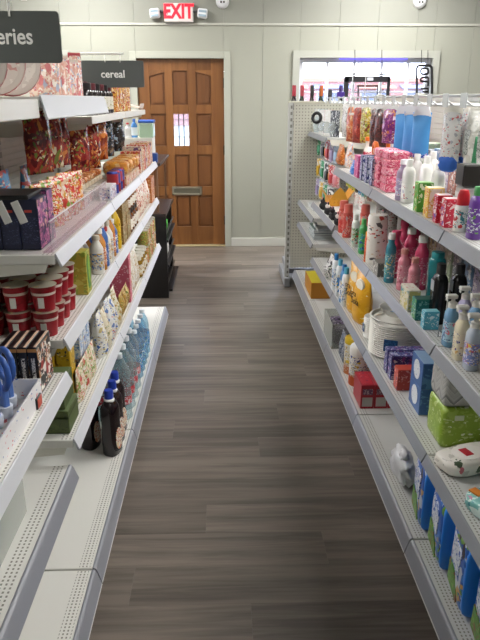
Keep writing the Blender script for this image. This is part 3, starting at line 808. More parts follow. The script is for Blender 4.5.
for k in range(4):
    XY('white_tag_pouch', 'cream pouch with a white front, %s after the pink carton' % ORD[k], 'pouch', bag(.085, .19, .05, PM((('ded6c4', 5), ('c9a878', 2), ('efeee8', 3)), 26, rough=.35), k + 20, .2, True), -.518, 3.15 + .09 * k, L1, LT, 'cream pouches')
hon = M('8a6a22', .15); jl = PM((('e4dfce', 4), ('b8904a', 2)), 40)
for k in range(4):
    XY('honey_jar', 'amber jar with pale label, %s from the camera on the lower shelf' % ORD[k], 'jar', jar(.036, .125, hon, M('d7d2c2', .4), jl), -.52, 3.52 + .08 * k, L1, LT, 'amber jars')
canp = [PM((('b9502c', 3), ('d9a03a', 2), ('6f8a3a', 1), ('e8ddc8', 1)), 60), PM((('7c8a38', 3), ('b8b060', 2), ('c84a34', 1)), 60), PM((('d6c9a0', 3), ('a8402c', 2)), 60)]
for k in range(7):
    for t in range(2):
        XY('food_can', '%s food can, %s from the honey jars in the %s tier' % (('orange', 'green', 'cream')[k % 3], ORD[k], ('lower', 'upper')[t]), 'can',
           [('can', lathe(((0, 0), (.034, 0), (.034, .1), (.031, .104), (0, .102)), 16), M('b9b4a8', .3, .6)), ('label', lathe(((.0345, .006), (.0345, .097)), 16), canp[(k + t) % 3])], -.517, 3.85 + .073 * k, L1 + .1045 * t, LT, 'cans on the lower shelf')

# ================================================================== LEFT, shelf L2
cupm = PM((('a31c28', 9), ('8e1520', 2)), 20, rough=.35); foil = M('cfc6b4', .35, .5)
for t in range(2):
    for j in range(3):
        for k in range(4):
            x, y = -.508 - .078 * j, 1.725 + .078 * k
            P = [('cup_body', lathe(((0, 0), (.0285, 0), (.0355, .070), (.0365, .071), (.0365, .073), (0, .073)), 20), cupm),
                 ('lid', lathe(((0, .0742), (.0385, .0738), (.0385, .0725), (0, .0724)), 20), foil),
                 ('band', lathe(((.0337, .047), (.0345, .055)), 20), M('d9c6bc', .4))]
            if k < 2: P += [('barcode', boxes(((-.0338, -.031, -.008, .008, .012, .042),)), M('e6e2dc', .5)), ('lid_tab', boxes(((-.035, -.022, .004, .018, .0742, .0748),)), M('d8c79a', .4))]
            thing('noodle_cup', 'red cup with foil lid, %s tier, %s row from camera, %s from aisle' % (('lower', 'upper')[t], ORD[k], ORD[j]), 'cup', P, (x, y, L2 + .0008 + .0758 * t), (0, 0, LT), 'red foil lid cups')
XY('red_carton', 'tall red carton at the left edge of the cup shelf', 'carton', carton(.05, .05, .19, M('b31d33', .4), None, PM((('b31d33', 6), ('e0a8a8', 1)), 40), extra=[('code_patch', boxes(((-.0258, -.025, -.01, .012, .02, .06),)), M('e2dedc', .5))]), -.755, 1.74, L2, LT)
# carton with a green leaf print
lf = thing('leaf_carton', 'yellow and green juice carton with large leaf print beside the red cups', 'carton',
      [('carton', boxm(.07, .09, .15), PM((('b6a33c', 4), ('c9c05a', 3), ('93a03a', 2)), 22)), ('leaf_print', prism(tuple((.03 * math.cos(a / 12 * 2 * math.pi) * (1 if a < 6 else .8) - .0, .075 + .062 * math.sin(a / 12 * 2 * math.pi)) for a in range(12)), 'y', -.0462, -.0452), M('3f8a3c', .4)),
       ('leaf_print', prism(tuple((.012 * math.cos(a / 12 * 2 * math.pi) + .005, .085 + .05 * math.sin(a / 12 * 2 * math.pi)) for a in range(12)), 'y', -.0468, -.0460), M('9fc24a', .4))], at(76, -.512, L2, .06), (0, 0, LT))
dk = PM((('15152c', 8), ('2a2a52', 2), ('c9cbe0', 1)), 40)
for k in range(4):
    y = 2.16 + .095 * k
    P = carton(.085, .06, .19, M('17172e', .35), dk, M('17172e', .35), M('20203c', .4))
    ring = tuple((.012 * math.cos(math.radians(40 + 280 * a / 10)), -.0305, .15 + .012 * math.sin(math.radians(40 + 280 * a / 10))) for a in range(11))
    P.append(('logo_print', tube(ring, .0022, 5), M('e6e6ee', .4)))
    XY('navy_carton', 'navy tea carton with a round white mark, %s from the camera on cup shelf' % ORD[k], 'carton', P, -.665, y, L2, LT, 'navy cartons')
XY('spice_jar', 'orange brown spice jar beside the leaf carton', 'jar', jar(.027, .11, M('a8551f', .3), M('7a2f1c', .4), PM((('c9742c', 3), ('e8c88a', 1)), 40)), -.60, 2.12, L2, LT)
mixb = [(M('e4e0d8', .3), M('c9bfae', .4), PM((('d9d4c8', 3), ('c8a04a', 2), ('4a78b4', 2)), 60)), (M('cf8a3c', .25), M('e8e4da', .4), PM((('c96a2c', 3), ('f0e4c8', 2)), 60)),
        (M('3f6fb8', .3), M('e8e6e2', .4), PM((('3a66b4', 3), ('f0efea', 2)), 60)), (M('ece8dc', .3), M('b8342e', .4), PM((('e6e0d0', 3), ('b8a04a', 2), ('a8342c', 1)), 60))]
for k in range(7):
    b_, c_, l_ = mixb[k % 4]
    XY('dressing_bottle', '%s dressing bottle, %s from the leaf carton on the cup shelf' % (('white', 'amber', 'blue', 'cream')[k % 4], ORD[k]), 'bottle', bottle(.026, .15 + .015 * (k % 3), b_, c_, l_, .5, .68, .84), -.512, 2.40 + .058 * k, L2, LT, 'small dressing bottles')
    XY('dressing_bottle', '%s dressing bottle in the rear row, %s from the leaf carton' % (('cream', 'white', 'amber', 'blue')[k % 4], ORD[k]), 'bottle', bottle(.026, .135, *mixb[(k + 3) % 4], .5, .68, .84), -.58, 2.40 + .058 * k, L2, LT, 'small dressing bottles')
XY('sauce_bottle', 'dark red sauce bottle beside the yellow mustard bottle', 'bottle', bottle(.028, .20, M('5e1a14', .2), M('a8342c', .4), PM((('7c2018', 3), ('c9a06a', 1)), 40), .45, .6, .84), -.58, 2.82, L2, LT)
XY('mustard_bottle', 'bright yellow squeeze bottle of mustard on the left shelf', 'bottle', bottle(.032, .21, M('d9b21e', .3), M('d9b21e', .3), PM((('e0b91e', 6), ('c9991a', 2), ('7a5a1e', 1)), 40), .35, .62, .84), -.517, 2.84, L2, LT)
brown = PM((('8a6a3c', 5), ('a8854c', 3), ('5c4426', 1)), 24)
for k, (x, y, z, w, d, h) in enumerate(((-.545, 2.965, 0, .11, .12, .085), (-.545, 2.965, .0865, .10, .12, .10), (-.545, 3.10, 0, .12, .12, .12), (-.545, 3.10, .1215, .10, .11, .05))):
    XY('brown_carton', 'kraft brown carton, %s' % ('lower one beside the mustard bottle', 'stacked on the carton beside the mustard', 'lower one of the farther pair', 'thin one on top of the farther pair')[k], 'carton', carton(w, d, h, brown, PM((('96733f', 3), ('cdbf92', 2), ('4f6a34', 1), ('7c4a24', 1)), 36), PM((('8a6a3c', 5), ('c8b888', 1)), 26), M('9c7a46', .5)), x, y, L2 + z, LT, 'kraft brown cartons')
for k in range(4):
    XY('preserve_jar', 'brown preserve jar with white label, %s from the kraft cartons' % ORD[k], 'jar', jar(.038, .115, M('6a3c14', .12), M('2a2018', .4), PM((('ece6d8', 4), ('a8703a', 1)), 30)), -.522, 3.212 + .08 * k, L2, LT, 'brown preserve jars')
    XY('preserve_jar', 'brown preserve jar stacked on another, %s from the kraft cartons' % ORD[k], 'jar', jar(.034, .085, M('7a4a1c', .12), M('2a2018', .4), PM((('ece6d8', 4), ('a8703a', 1)), 30)), -.522, 3.212 + .08 * k, L2 + .1158, LT, 'brown preserve jars')
tagm = PM((('e9dccb', 4), ('d88a6a', 2), ('b0502c', 2), ('f2eee6', 2)), 30, rough=.35)
for k in range(6):
    XY('snack_pouch', 'peach and white snack pouch, %s from the preserve jars' % ORD[k], 'pouch', bag(.10, .19, .06, tagm, k + 40, .25, True), -.523, 3.60 + .10 * k, L2, LT, 'peach snack pouches')
for k in range(3):
    XY('orange_carton', 'small orange carton, %s at the far end of the cup shelf' % ORD[k], 'carton', carton(.06, .09, .16, M('b9682c', .4), PM((('c2702f', 4), ('ecd9b0', 2), ('8a3a1c', 1)), 36), PM((('c2702f', 4), ('e0b080', 2)), 36)), -.53, 4.20 + .066 * k, L2, LT, 'orange cartons at the shelf end')

# ================================================================== LEFT, shelf L3
navy = M('1b2140', .35)
prn = PM((('1d2344', 12), ('56608a', 2)), 90, (1, 1, 2.2), .4)
pnk = PM((('a85a8a', 3), ('d08ab0', 2), ('6a3f78', 2), ('e0b8a0', 1), ('28285a', 2)), 22)
for k in range(4):
    x = -.525 - .0525 * k - .03
    side = prn
    P = [('carton', boxm(.10, .051, .14), navy), ('side_print', boxes(((-.0507, -.0499, -.023, .023, .016, .09),)), prn),
         ('logo_print', boxes(((-.0508, -.0499, -.010, .010, .104, .111),)), M('c8403a', .4))]
    if k == 0: P.append(('front_print', boxes(((-.048, .048, -.0262, -.0254, .004, .136),)), pnk))
    XY('navy_snack_carton', 'dark navy carton with small red mark, %s from the aisle on the upper shelf' % ORD[k], 'carton', P, x, 1.785, L3, LT, 'navy cartons with red mark')
XY('navy_snack_carton', 'purple and pink fronted carton behind the navy row', 'carton', carton(.06, .051, .15, navy, pnk, pnk), -.555, 1.87, L3, LT)
XY('black_tray', 'flat black tray lying on top of the navy cartons', 'tray', [('tray', boxm(.15, .23, .012, .003), black)], -.66, 1.79, L3 + .141, LT)
# peg hooks with white price tags in front of the navy cartons
for k in range(3):
    y0 = 1.72
    thing('price_tag', 'white blank price tag on a wire hook, %s from the aisle' % ORD[k], 'price tag', [('wire', tube(((0, .012, .14), (0, .006, .14), (0, 0, .146)), .0022, 6), M('c4c4c4', .3, .6)), ('tag_plate', boxes(((-.011, .011, -.004, -.002, .088, .15),), .001), M('e8e8e6', .4))],
          (-.50 - .042 * k, y0 - .02, L3 + .0), (.0, -.35, 0), 'white price tags')
# clear acrylic fence along the shelf front
fence = CLEAR('f6f0f3', .06, .05, .16)
for k, (a, b) in enumerate(((1.70, 2.58),)):
    thing('acrylic_divider', 'clear acrylic fence along the front of upper shelf, %s' % 'catching a pink reflection', 'divider', [('fence', boxes(((-.468, -.464, a, b, L3 + .001, L3 + .085),)), fence), ('fence_edge', boxes(((-.4685, -.4635, a, b, L3 + .085, L3 + .0868),)), M('f2eef2', .2)), ('fence_foot', boxes(((-.49, -.468, a, b, L3 + .0008, L3 + .0035),)), fence)], (0, 0, 0), (0, 0, 0), 'acrylic fences')
candy = PM((('c9453a', 3), ('e8c9a8', 3), ('f0e8dc', 2), ('d99a3a', 2), ('7a9a3a', 1)), 38, rough=.25, foil=.4)
for k in range(4):
    XY('candy_bag', 'red and cream candy bag leaning on the upper shelf, %s from the camera' % ORD[k], 'bag', bag(.13, .145, .05, candy, k + 60, .3, True), -.59, 2.06 + .11 * k, L3, LT - .6, 'candy bags behind the acrylic fence')
XY('blue_pouch', 'blue topped pouch standing behind the candy bags', 'pouch', bag(.09, .19, .04, PM((('3f86b0', 4), ('d9c8b0', 2), ('b03a34', 2)), 22, rough=.3, foil=.3), 71, .25, True), -.70, 2.01, L3, LT)
XY('blue_pouch', 'second blue topped pouch, farther from the camera, behind candy bags', 'pouch', bag(.09, .185, .04, PM((('3f86b0', 4), ('d9c8b0', 2), ('b03a34', 2)), 22, rough=.3, foil=.3), 72, .25, True), -.70, 2.22, L3, LT)
cook = PM((('b5642a', 4), ('c97c34', 3), ('8a421c', 2), ('e6c89a', 2)), 44, rough=.3)
for k in range(9):
    XY('cookie_pack', 'orange brown cookie pack, %s in the row across the upper shelf' % ORD[k], 'pack', [('tray', boxm(.055, .15, .02, .003), M('c8b9a0', .4)), ('wrapper', pillow(.054, .15, .03, k, .08), cook, (0, 0, .018))], -.655, 2.47 + .062 * k, L3 + .05, LT, 'cookie packs in a row')
    if k % 3 == 1: XY('display_box', 'flat grey display box carrying cookie packs, %s of three' % ORD[k // 3], 'box', carton(.18, .19, .048, PM((('b9b0a4', 4), ('8a8480', 2), ('d9d4cc', 2)), 20), PM((('d6d0c8', 3), ('8f8890', 2), ('b0646a', 1)), 30)), -.655, 2.47 + .062 * k, L3, LT, 'flat display boxes')
wb_ = PM((('e6e4ea', 4), ('4a54a0', 3), ('b83a44', 1)), 50)
for k in range(3):
    XY('biscuit_carton', 'small white and blue biscuit carton, %s near the upper shelf rail' % ORD[k], 'carton', carton(.05, .045, .055, M('e2e0e6', .4), wb_, wb_), -.508, 2.66 + .055 * k, L3, LT, 'white and blue biscuit cartons')
for k in range(4):
    XY('drink_can', 'small %s energy drink can, %s in the row by the rail' % (('blue', 'red')[k % 2], ORD[k]), 'can', [('can', lathe(((0, 0), (.024, 0), (.026, .006), (.026, .085), (.022, .094), (0, .093)), 16), M('3a4aa0' if k % 2 == 0 else 'a82c34', .25, .3)), ('label', lathe(((.0264, .04), (.0264, .085)), 16), M('b0303a' if k % 2 == 0 else '3a4a9c', .3))], -.512, 2.87 + .06 * k, L3, LT, 'small energy drink cans')
orp = PM((('c9802c', 4), ('d99a3a', 3), ('e8c890', 2), ('a8502a', 1)), 34, rough=.3)
for k in range(4):
    XY('cookie_box', 'bright orange snack packet, %s past the energy drink cans' % ORD[k], 'packet', [('packet', pillow(.115, .12, .07, k + 5, .12), orp)], -.54, 3.17 + .13 * k, L3 + .045, LT, 'bright orange packets')
    XY('snack_tray', 'printed tray under bright orange packet, %s from the camera' % ORD[k], 'tray', carton(.12, .12, .043, PM((('cfae8a', 3), ('d9d0c0', 2), ('b0603a', 2)), 30), PM((('e0d4c8', 3), ('c0483a', 2), ('d0984a', 2)), 36)), -.547, 3.17 + .13 * k, L3, LT, 'printed trays')
smp = [PM((('c9483c', 3), ('ecd9c0', 2), ('d99a3a', 1)), 36), PM((('d9c9b0', 3), ('b8687a', 2), ('6f4a7a', 1)), 36), PM((('c98a4a', 3), ('e8e0d0', 2)), 36)]
for k in range(8):
    XY('snack_carton', '%s snack carton standing at the far end, %s of eight' % (('red', 'mauve', 'tan')[k % 3], ORD[k]), 'carton', carton(.055, .11, .12 + .02 * (k % 2), smp[k % 3], smp[(k + 1) % 3], smp[k % 3]), -.54, 3.70 + .084 * k, L3, LT, 'snack cartons at far end')

SH = 0.0
# big foil bags hanging below the top shelf
redbag = PM((('8a2420', 4), ('a33a24', 3), ('c97a3a', 2), ('6f7a2c', 1.4), ('5c1618', 3), ('d9c9a0', 1)), 26, (1, 1, .6), .25, .6, .6)
for k, px in enumerate((38, 50, 65, 78, 90)):
    l = at(px, -.61, 1.45)
    thing('chip_bag', 'large red foil bag hanging under the top shelf, %s from the camera' % ORD[k], 'bag', [('bag', pouch(.13, .20, .062, k + 80, .3), redbag), ('clip', boxes(((-.015, .015, -.003, .003, .194, .21),), .001), M('c9c9c4', .3, .5))],
          (-.61, (2.45 if k == 2 else l[1]), 1.345 if k < 3 else 1.272), (0, 0, LT - .45), 'red foil bags on hooks')
for k in range(3):
    m = (PM((('a8501c', 4), ('c9742c', 3), ('7a2c14', 2)), 20, rough=.25, foil=.5), PM((('22262c', 4), ('4a6a8a', 2), ('8a8478', 2)), 26, rough=.25, foil=.5), PM((('1c1c20', 5), ('5a5048', 2), ('9ab0c0', 1)), 26, rough=.25, foil=.5))[k]
    l = at((101, 107, 117)[k], -.60, 1.4)
    thing('chip_bag', ('orange brown foil bag hanging after the red bags', 'black and blue foil bag hanging after the orange bag', 'dark foil bag hanging last under the top shelf')[k], 'bag', [('bag', pouch(.15, .182, .055, k + 90, .35), m), ('clip', boxes(((-.015, .015, -.003, .003, .175, .189),), .001), M('c9c9c4', .3, .5))], (-.60, l[1] - (.055 if k == 1 else .065 if k == 0 else 0), 1.299), (0, 0, LT - .4), 'dark foil bags on hooks')
# clamshell packs hanging at the near left on the back panel
thing('glove_pack', 'clear and white clamshell pack hanging at the left edge', 'pack', [('card', boxes(((-.05, .05, -.001, .001, 0, .20),)), M('46504a', .5)), ('blister', pillow(.09, .04, .11, 3, .2), CLEAR('e4e6e6', .55, .15), (0, -.02, .09)), ('lower_print', boxes(((-.046, .046, -.0022, -.001, .01, .075),)), PM((('2c3a30', 4), ('6fa05a', 2), ('c9d0c0', 1)), 50))], (-.68, 1.75, 1.36), (0, 0, .2))
obj('standard', boxes(((-.872, -.85, 2.0, 2.03, 1.2, 1.55),), .002), M('dedcd0', .4), Lg)

# ================================================================== LEFT, top shelf
rw = PM((('d9b4a8', 3), ('e6d6c8', 3), ('c0606a', 2), ('efe8de', 2)), 36, rough=.25, foil=.4)
for k in range(3):
    y = 1.63 + .15 * k
    thing('rice_cake_bag', 'round white pack with red rim standing on the top shelf, %s from the camera' % ORD[k], 'pack',
          [('pack_body', lathe(((0, -.022), (.07, -.022), (.083, -.014), (.085, 0), (.083, .014), (.07, .022), (0, .022)), 28), M('d6ccc4', .3)), ('red_rim', lathe(((.0825, -.016), (.0858, -.006), (.0858, .006), (.0825, .016)), 28), PM((('a8343c', 5), ('d9b0a4', 3)), 20)),
           ('front_print', lathe(((0, .0226), (.068, .0226)), 28), PM((('d8d0c8', 10), ('c89a94', 1), ('e8e2da', 4)), 24, rough=.3)), ('back_print', lathe(((0, -.0226), (.065, -.0226)), 28), rw)],
          (-.595, y, (1.5888 if k > 0 else 1.5828) + .086), (math.radians(90), 0, math.radians(25)), 'round packs on top shelf')
for k, px in enumerate((44, 50, 56, 62, 67, 76)):
    l = at(px, -.56, 1.65); h = .118 + (.035 if k == 5 else .004 * (k % 3))
    thing('clear_snack_bag', 'pink and cream clear snack bag on the top shelf, %s from the camera' % ORD[k], 'bag', [('bag', pouch(.05 if k == 5 else .10, h, .045, k + 100, .3, .05, 12, 16, True), PM((('d8a898', 3), ('e6d4c4', 3), ('cf7f80', 2), ('b0b8cc', 1), ('f0e8e0', 2)), 34, (1, 1, .6), .25, .5, .5)), ('top_seal', boxes(((-.024, .024, -.0015, .0015, h - .012, h + .008),)) if k == 5 else boxes(((-.045, .045, -.0015, .0015, h - .012, h + .006),)), M('b0404a' if k == 5 else 'd9ccc0', .35))], (-.56, l[1], 1.5896), (0, 0, LT - 1.1), 'clear snack bags on top shelf')
djar = M('241a1c', .2)
for k in range(6):
    XY('coffee_jar', 'dark jar with white label on the far top shelf, %s from the camera' % ORD[k], 'jar', jar(.037, .125, djar, M('5e2028' if k % 2 else '1a1416', .4), PM((('e6e2d4', 4), ('a8a04a', 1)), 30)), -.555, 2.72 + .10 * k, 1.52, LT, 'dark jars on the far top shelf')
    XY('coffee_jar', 'dark jar with white label, rear row of far top shelf, %s from the camera' % ORD[k], 'jar', jar(.037, .14, djar, M('4a1c22', .4), PM((('e6e2d4', 4), ('a8a04a', 1)), 30)), -.65, 2.75 + .10 * k, 1.52, LT, 'dark jars on the far top shelf')
nood = PM((('c9923a', 3), ('b0402c', 2), ('e6d0a0', 2), ('7a3a1c', 1)), 40, rough=.25, foil=.4)
for k in range(5):
    XY('noodle_bag', 'yellow and red noodle bag leaning on the far top shelf, %s from the camera' % ORD[k], 'bag', bag(.13, .16, .04, nood, k + 120, .25, True), -.575, 3.42 + .11 * k, 1.52, LT - .8, 'noodle bags on far top shelf')
thing('wire_tray', 'pinkish slanted tray at the far end of top shelf', 'tray', [('tray_floor', boxes(((-.09, .09, -.06, .06, 0, .006),), .001), M('d4bfb4', .4)), ('tray_lip', boxes(((-.09, .09, -.064, -.06, 0, .03),), .001), M('d9cac0', .4))], (-.56, 4.18, 1.545), (.25, 0, LT))
# ================================================================== RIGHT gondola packs
R0, R1, R2, R3, B2, A1, A2, A0 = .15, 1.22, .865, .483, .89, .77, .58, 1.33
# ---- R1, the top shelf
RP('snack_bag', 'orange and brown bag at the far start of the top right shelf', 'bag', bag(.13, .115, .05, PM((('c9702a', 4), ('8a4a20', 2), ('e8c08a', 2)), 30, rough=.3, foil=.3), 1, .3, True), 343, .715, R1)
RP('snack_bag', 'white and orange bag beside the orange brown bag', 'bag', bag(.12, .135, .05, PM((('e6d8cc', 4), ('d98a5a', 2), ('b8b8cc', 2)), 30, rough=.3, foil=.3), 2, .3, True), 352, .73, R1)
RP('snack_bag', 'small bright blue bag in front on the top right shelf', 'bag', bag(.08, .07, .04, PM((('3f78c8', 4), ('c9d8ec', 1)), 30, rough=.3), 3, .3, True), 357, .69, R1)
RP('pink_carton', 'magenta and pink carton beside the blue bag, top right shelf', 'carton', carton(.09, .06, .105, M('c2417f', .4), PM((('c9458a', 4), ('e89ab8', 2), ('8a3a8a', 1)), 30), PM((('c9458a', 4), ('e8a8c0', 2)), 30), cam=1), 364.5, .70, R1)
orc = M('dd6a1c', .35)
RP('toilet_cleaner', 'bottle with slim orange cap behind the magenta carton', 'bottle', bottle(.026, .17, M('e4dcd4', .3), orc, PM((('c83a5a', 3), ('e8e0dc', 2)), 40), .5, .6, .72, capr=.02), 367.5, .80, R1)
RP('toilet_cleaner', 'toilet block pack with a big rounded orange holder', 'pack', [('card', boxes(((-.035, .035, -.001, .001, 0, .11),)), M('dfe4ee', .4)), ('holder', tube(tuple((.024 * math.cos(a / 14 * 2 * math.pi), -.008, .135 + .028 * math.sin(a / 14 * 2 * math.pi)) for a in range(14)), .013, 8, True), orc), ('block', lathe(((0, .11), (.018, .112), (.018, .14), (0, .145)), 12), M('f0d8c4', .4)), ('lower_print', boxes(((-.033, .033, -.0022, -.001, .005, .1),)), PM((('2c3468', 4), ('d9dcec', 2)), 40))], 378, .755, R1)
RP('toilet_cleaner', 'bottle with small orange nozzle beside the pink stack', 'bottle', bottle(.022, .165, M('efe4dc', .3), orc, None, .4, .6, .75), 386.5, .80, R1)
for k, px in enumerate((370.5, 375.5, 381)):
    RP('navy_white_carton', 'narrow navy and white carton under the orange holder, %s from the far end' % ORD[k], 'carton', carton(.05, .07, .115, M('2a3060', .4), PM((('2c3468', 3), ('d4d8ea', 3), ('7a58a0', 2)), 44), PM((('dfe2ee', 3), ('3a4280', 2)), 40), cam=1), px, .705, R1, 'navy and white cartons')
pk = PM((('d0456a', 4), ('e88aa0', 3), ('f0c8cc', 2), ('b82c4a', 1)), 44)
for j, px in enumerate((388, 396.5)):
    for t in range(5):
        RP('pink_soap_pack', 'pink soap pack, %s layer of the %s stack' % (('bottom', 'second', 'middle', 'fourth', 'top')[t], ('farther', 'nearer')[j]), 'pack', [('pack', boxm(.10, .09, .032, .005), pk)], px, .725, R1 + .0328 * t, 'pink soap packs', zz=.05 - .0328 * t)
lil = CLEAR('d0c4dc', .45, .1)
RP('lotion_bottle', 'clear lilac bottle in front of the white bottles', 'bottle', bottle(.024, .15, lil, M('e6e2e8', .3), PM((('b0a4c8', 3), ('d06a7a', 1), ('e6e4ee', 2)), 50), .5, .7, .82), 405, .693, R1)
wl = PM((('efeeea', 8), ('b8444a', 1), ('9a94b8', 1)), 40)
for k, (px, x, h) in enumerate(((411.5, .70, .155), (416, .79, .155), (425.5, .76, .165), (431.5, .83, .17), (438, .77, .15))):
    RP('white_lotion_bottle', 'plain white lotion bottle, %s from the far end behind the small cartons' % ORD[k], 'bottle', flip_bottle(.064, .042, h, wgloss, wgloss, wl if k == 0 else M('eceae4', .35), (.1, .45)), px, x, R1, 'white lotion bottles', .08)
RP('toothpaste_carton', 'green medicine carton with white print on the top right shelf', 'carton', carton(.045, .05, .098, M('58a03c', .4), PM((('5aa83c', 4), ('d9e6c8', 2), ('e0963a', 1)), 40), PM((('4f9a3a', 5), ('e8efe0', 2)), 34), M('8ac070', .4), 1), 426.5, .695, R1)
RP('toothpaste_carton', 'yellow and white medicine carton beside the green one', 'carton', carton(.045, .05, .095, M('ecc65a', .4), PM((('eecb5c', 4), ('f0e8da', 2), ('e0823a', 2)), 40), PM((('e6cf8a', 3), ('f2ece0', 3), ('d98a3a', 1)), 34), M('ece4c8', .4), 1), 437, .695, R1)
for k, (px, h) in enumerate(((446, 'c8283c'), (454.5, 'd0304a'))):
    RP('toothpaste_carton', '%s red and white carton at the front of the top right shelf' % ('farther', 'nearer')[k], 'carton', carton(.04, .045, .085, M(h, .4), PM(((h, 4), ('f0e4e4', 3), ('7a58a8', 1)), 50), PM(((h, 4), ('f0dada', 2)), 40), M('e8d4d4', .4), 1), px, .692, R1)
RP('glue_bottle', 'white bottle with bright red cap at the right edge, top shelf', 'bottle', [('bottle_body', lathe(((0, 0), (.02, 0), (.021, .003), (.021, .07), (.017, .078), (0, .078)), 16), wgloss), ('cap', lathe(((0, .076), (.0185, .076), (.0165, .105), (.012, .118), (0, .12)), 14), M('c81f2a', .35)), ('label', lathe(((.0214, .012), (.0214, .062)), 16), PM((('eeeeea', 4), ('3a8a94', 2), ('c83a3a', 1)), 50))], 465.5, .70, R1)
RP('silver_bottle', 'silver bottle with large square black cap, right edge of top shelf', 'bottle', [('bottle_body', boxm(.06, .05, .12, .008), M('b9bab8', .3, .5)), ('cap', boxm(.066, .055, .062, .004, .12), M('211d1a', .4)), ('label', boxes(((-.024, .024, -.0257, -.0248, .02, .1),)), M('d8d8d4', .4))], 471, .74, R1, None, .12)
for k, (px, x, h, n) in enumerate(((484, .735, '2f6f80', 'teal'), (479, .70, '6a3a9a', 'purple'), (480, .80, '3f4a58', 'grey'))):
    RP('shampoo_bottle', '%s bottle cut by the right frame edge on the top shelf' % n, 'bottle', flip_bottle(.05, .035, .14, M(h, .3), M('4a9a5a' if k == 1 else h, .35), PM(((h, 4), ('d9e0e4', 2), ('6fb04a', 1)), 50)), px, x, R1)
XY('black_case', 'dark grey case at the back of the top right shelf', 'case', [('case', boxm(.12, .08, .10, .006), M('5a564e', .5))], .93, 1.72, R1, RT)

# ---- R2
for k, (px, x) in enumerate(((345.5, .70), (350, .70), (365, .78))):
    RP('red_spray_can', 'red and coral spray can, %s from the far end' % ORD[k], 'can', aerosol(.027, .18, M('c8564a', .3), M('d9695c', .35), PM((('cf4a42', 4), ('e89a8a', 2), ('b8a0a0', 1)), 50, (1, 1, .5))), px, x, R2, 'red spray cans', .1)
RP('green_bottle', 'white and green soap bottle beside the red spray cans', 'bottle', flip_bottle(.06, .04, .165, M('d8dcd2', .3), M('c9ccc4', .35), PM((('d6dcd4', 3), ('4f9a4a', 3), ('c84a3a', 1), ('3a6a9a', 1)), 44)), 358, .695, R2, None, .1)
RP('green_bottle', 'green and blue soap bottle with bright top on the middle right shelf', 'bottle', flip_bottle(.06, .04, .17, M('3f9a52', .3), M('54b060', .35), PM((('4aa85a', 4), ('2c4aa0', 2), ('3a9aa8', 2), ('d9e0c8', 1)), 40)), 365.5, .70, R2, None, .1)
RP('orange_stick', 'slim orange red tube standing in front of white rolls', 'tube', [('tube', lathe(((0, 0), (.014, 0), (.014, .11), (.010, .12), (0, .122)), 12), PM((('d9542c', 4), ('e89a4a', 2)), 50)), ('cap', lathe(((0, .12), (.0125, .12), (.0125, .14), (0, .141)), 12), M('e6a03a', .4))], 369.5, .685, R2)
roll = PM((('eae6de', 14), ('c0483c', 1.2), ('5a5654', .8), ('dcc4a8', 1)), 22)
rollg = PM((('b9b6b0', 8), ('a04038', 1.2), ('4a4644', 1)), 34)
for k, (px, x, mm) in enumerate(((379, .72, roll), (389, .80, rollg), (406, .85, rollg), (384, .845, rollg))):
    RP('paper_towel_roll', ('tall white printed roll at the front of the middle right shelf', 'tall grey printed roll behind the white one', 'tall grey printed roll behind the pink bottles', 'tall grey printed roll at the very back')[k], 'roll', [('roll_wrap', lathe(((0, 0), (.044, 0), (.0455, .01), (.0455, .21), (.040, .225), (.012, .23), (0, .229)), 20), mm), ('core', lathe(((.012, .2302), (.008, .2302), (.008, .215)), 12), M('a89880', .7))], px, x, R2, 'printed paper rolls', .1)
RP('grey_carton', 'grey carton lying low in front of the white roll', 'carton', carton(.09, .06, .06, M('77746f', .5), PM((('8a8680', 4), ('d9d6d0', 2)), 40), PM((('6f6c68', 4), ('dcdad4', 1)), 40), cam=1), 385, .70, R2)
RP('teal_bottle', 'slim teal bottle with white cap beside the pink bottles', 'bottle', bottle(.021, .205, M('3f8a9c', .25), wgloss, PM((('4a98a8', 4), ('e0c85a', 1), ('dfe8ea', 1)), 50), .6, .72, .8, (.1, .6)), 393, .70, R2, None, .1)
pnkb = M('c8456a', .25); pnkl = PM((('c94a70', 6), ('e6a8b8', 1), ('f0dce0', 1)), 60)
for k, (px, x, h, c) in enumerate(((397.5, .74, .20, 'pink'), (403, .805, .215, 'pink'), (410, .80, .205, 'white'), (413.5, .86, .215, 'pink'), (421, .785, .215, 'white'), (399, .86, .20, 'white'))):
    RP('pink_bottle', 'tall pink hair product bottle with %s cap, %s from the far end' % (c, ORD[k]), 'bottle', bottle(.0265, h, pnkb, pnkb if c == 'pink' else wgloss, pnkl, .55, .70, .82, (.1, .62), capr=.018), px, x, R2, 'tall pink bottles', .1)
for k, (px, x) in enumerate(((406.5, .725), (417, .725))):
    RP('pale_pink_bottle', 'pale pink bottle with clear cap, %s of the front pair' % ('farther', 'nearer')[k], 'bottle', bottle(.0225, .165, M('d98a98', .25), CLEAR('e8a8a0', .6, .1), PM((('dc909e', 6), ('b85a70', 1), ('f2dede', 1)), 60), .55, .72, .82, (.1, .62), capr=.014), px, x, R2, 'pale pink bottles', .1)
RP('teal_bottle', 'broad dark teal bottle behind the nearest pink bottles', 'bottle', bottle(.03, .19, M('1f7f86', .2), M('2a8a90', .3), None, .7, .85, .9), 436, .79, R2, None, .1)
RP('small_carton', 'white and yellow carton with round mark near the shelf rail', 'carton', carton(.10, .045, .078, M('ddd9c8', .4), PM((('e2dcc4', 4), ('c8b85a', 2), ('5a9aa0', 1)), 40), PM((('d9d08a', 4), ('e6e2d4', 2), ('7aa8a0', 1)), 34), PM((('dcd8cc', 5), ('c9a08a', 1)), 30), 1), 413.5, .69, R2)
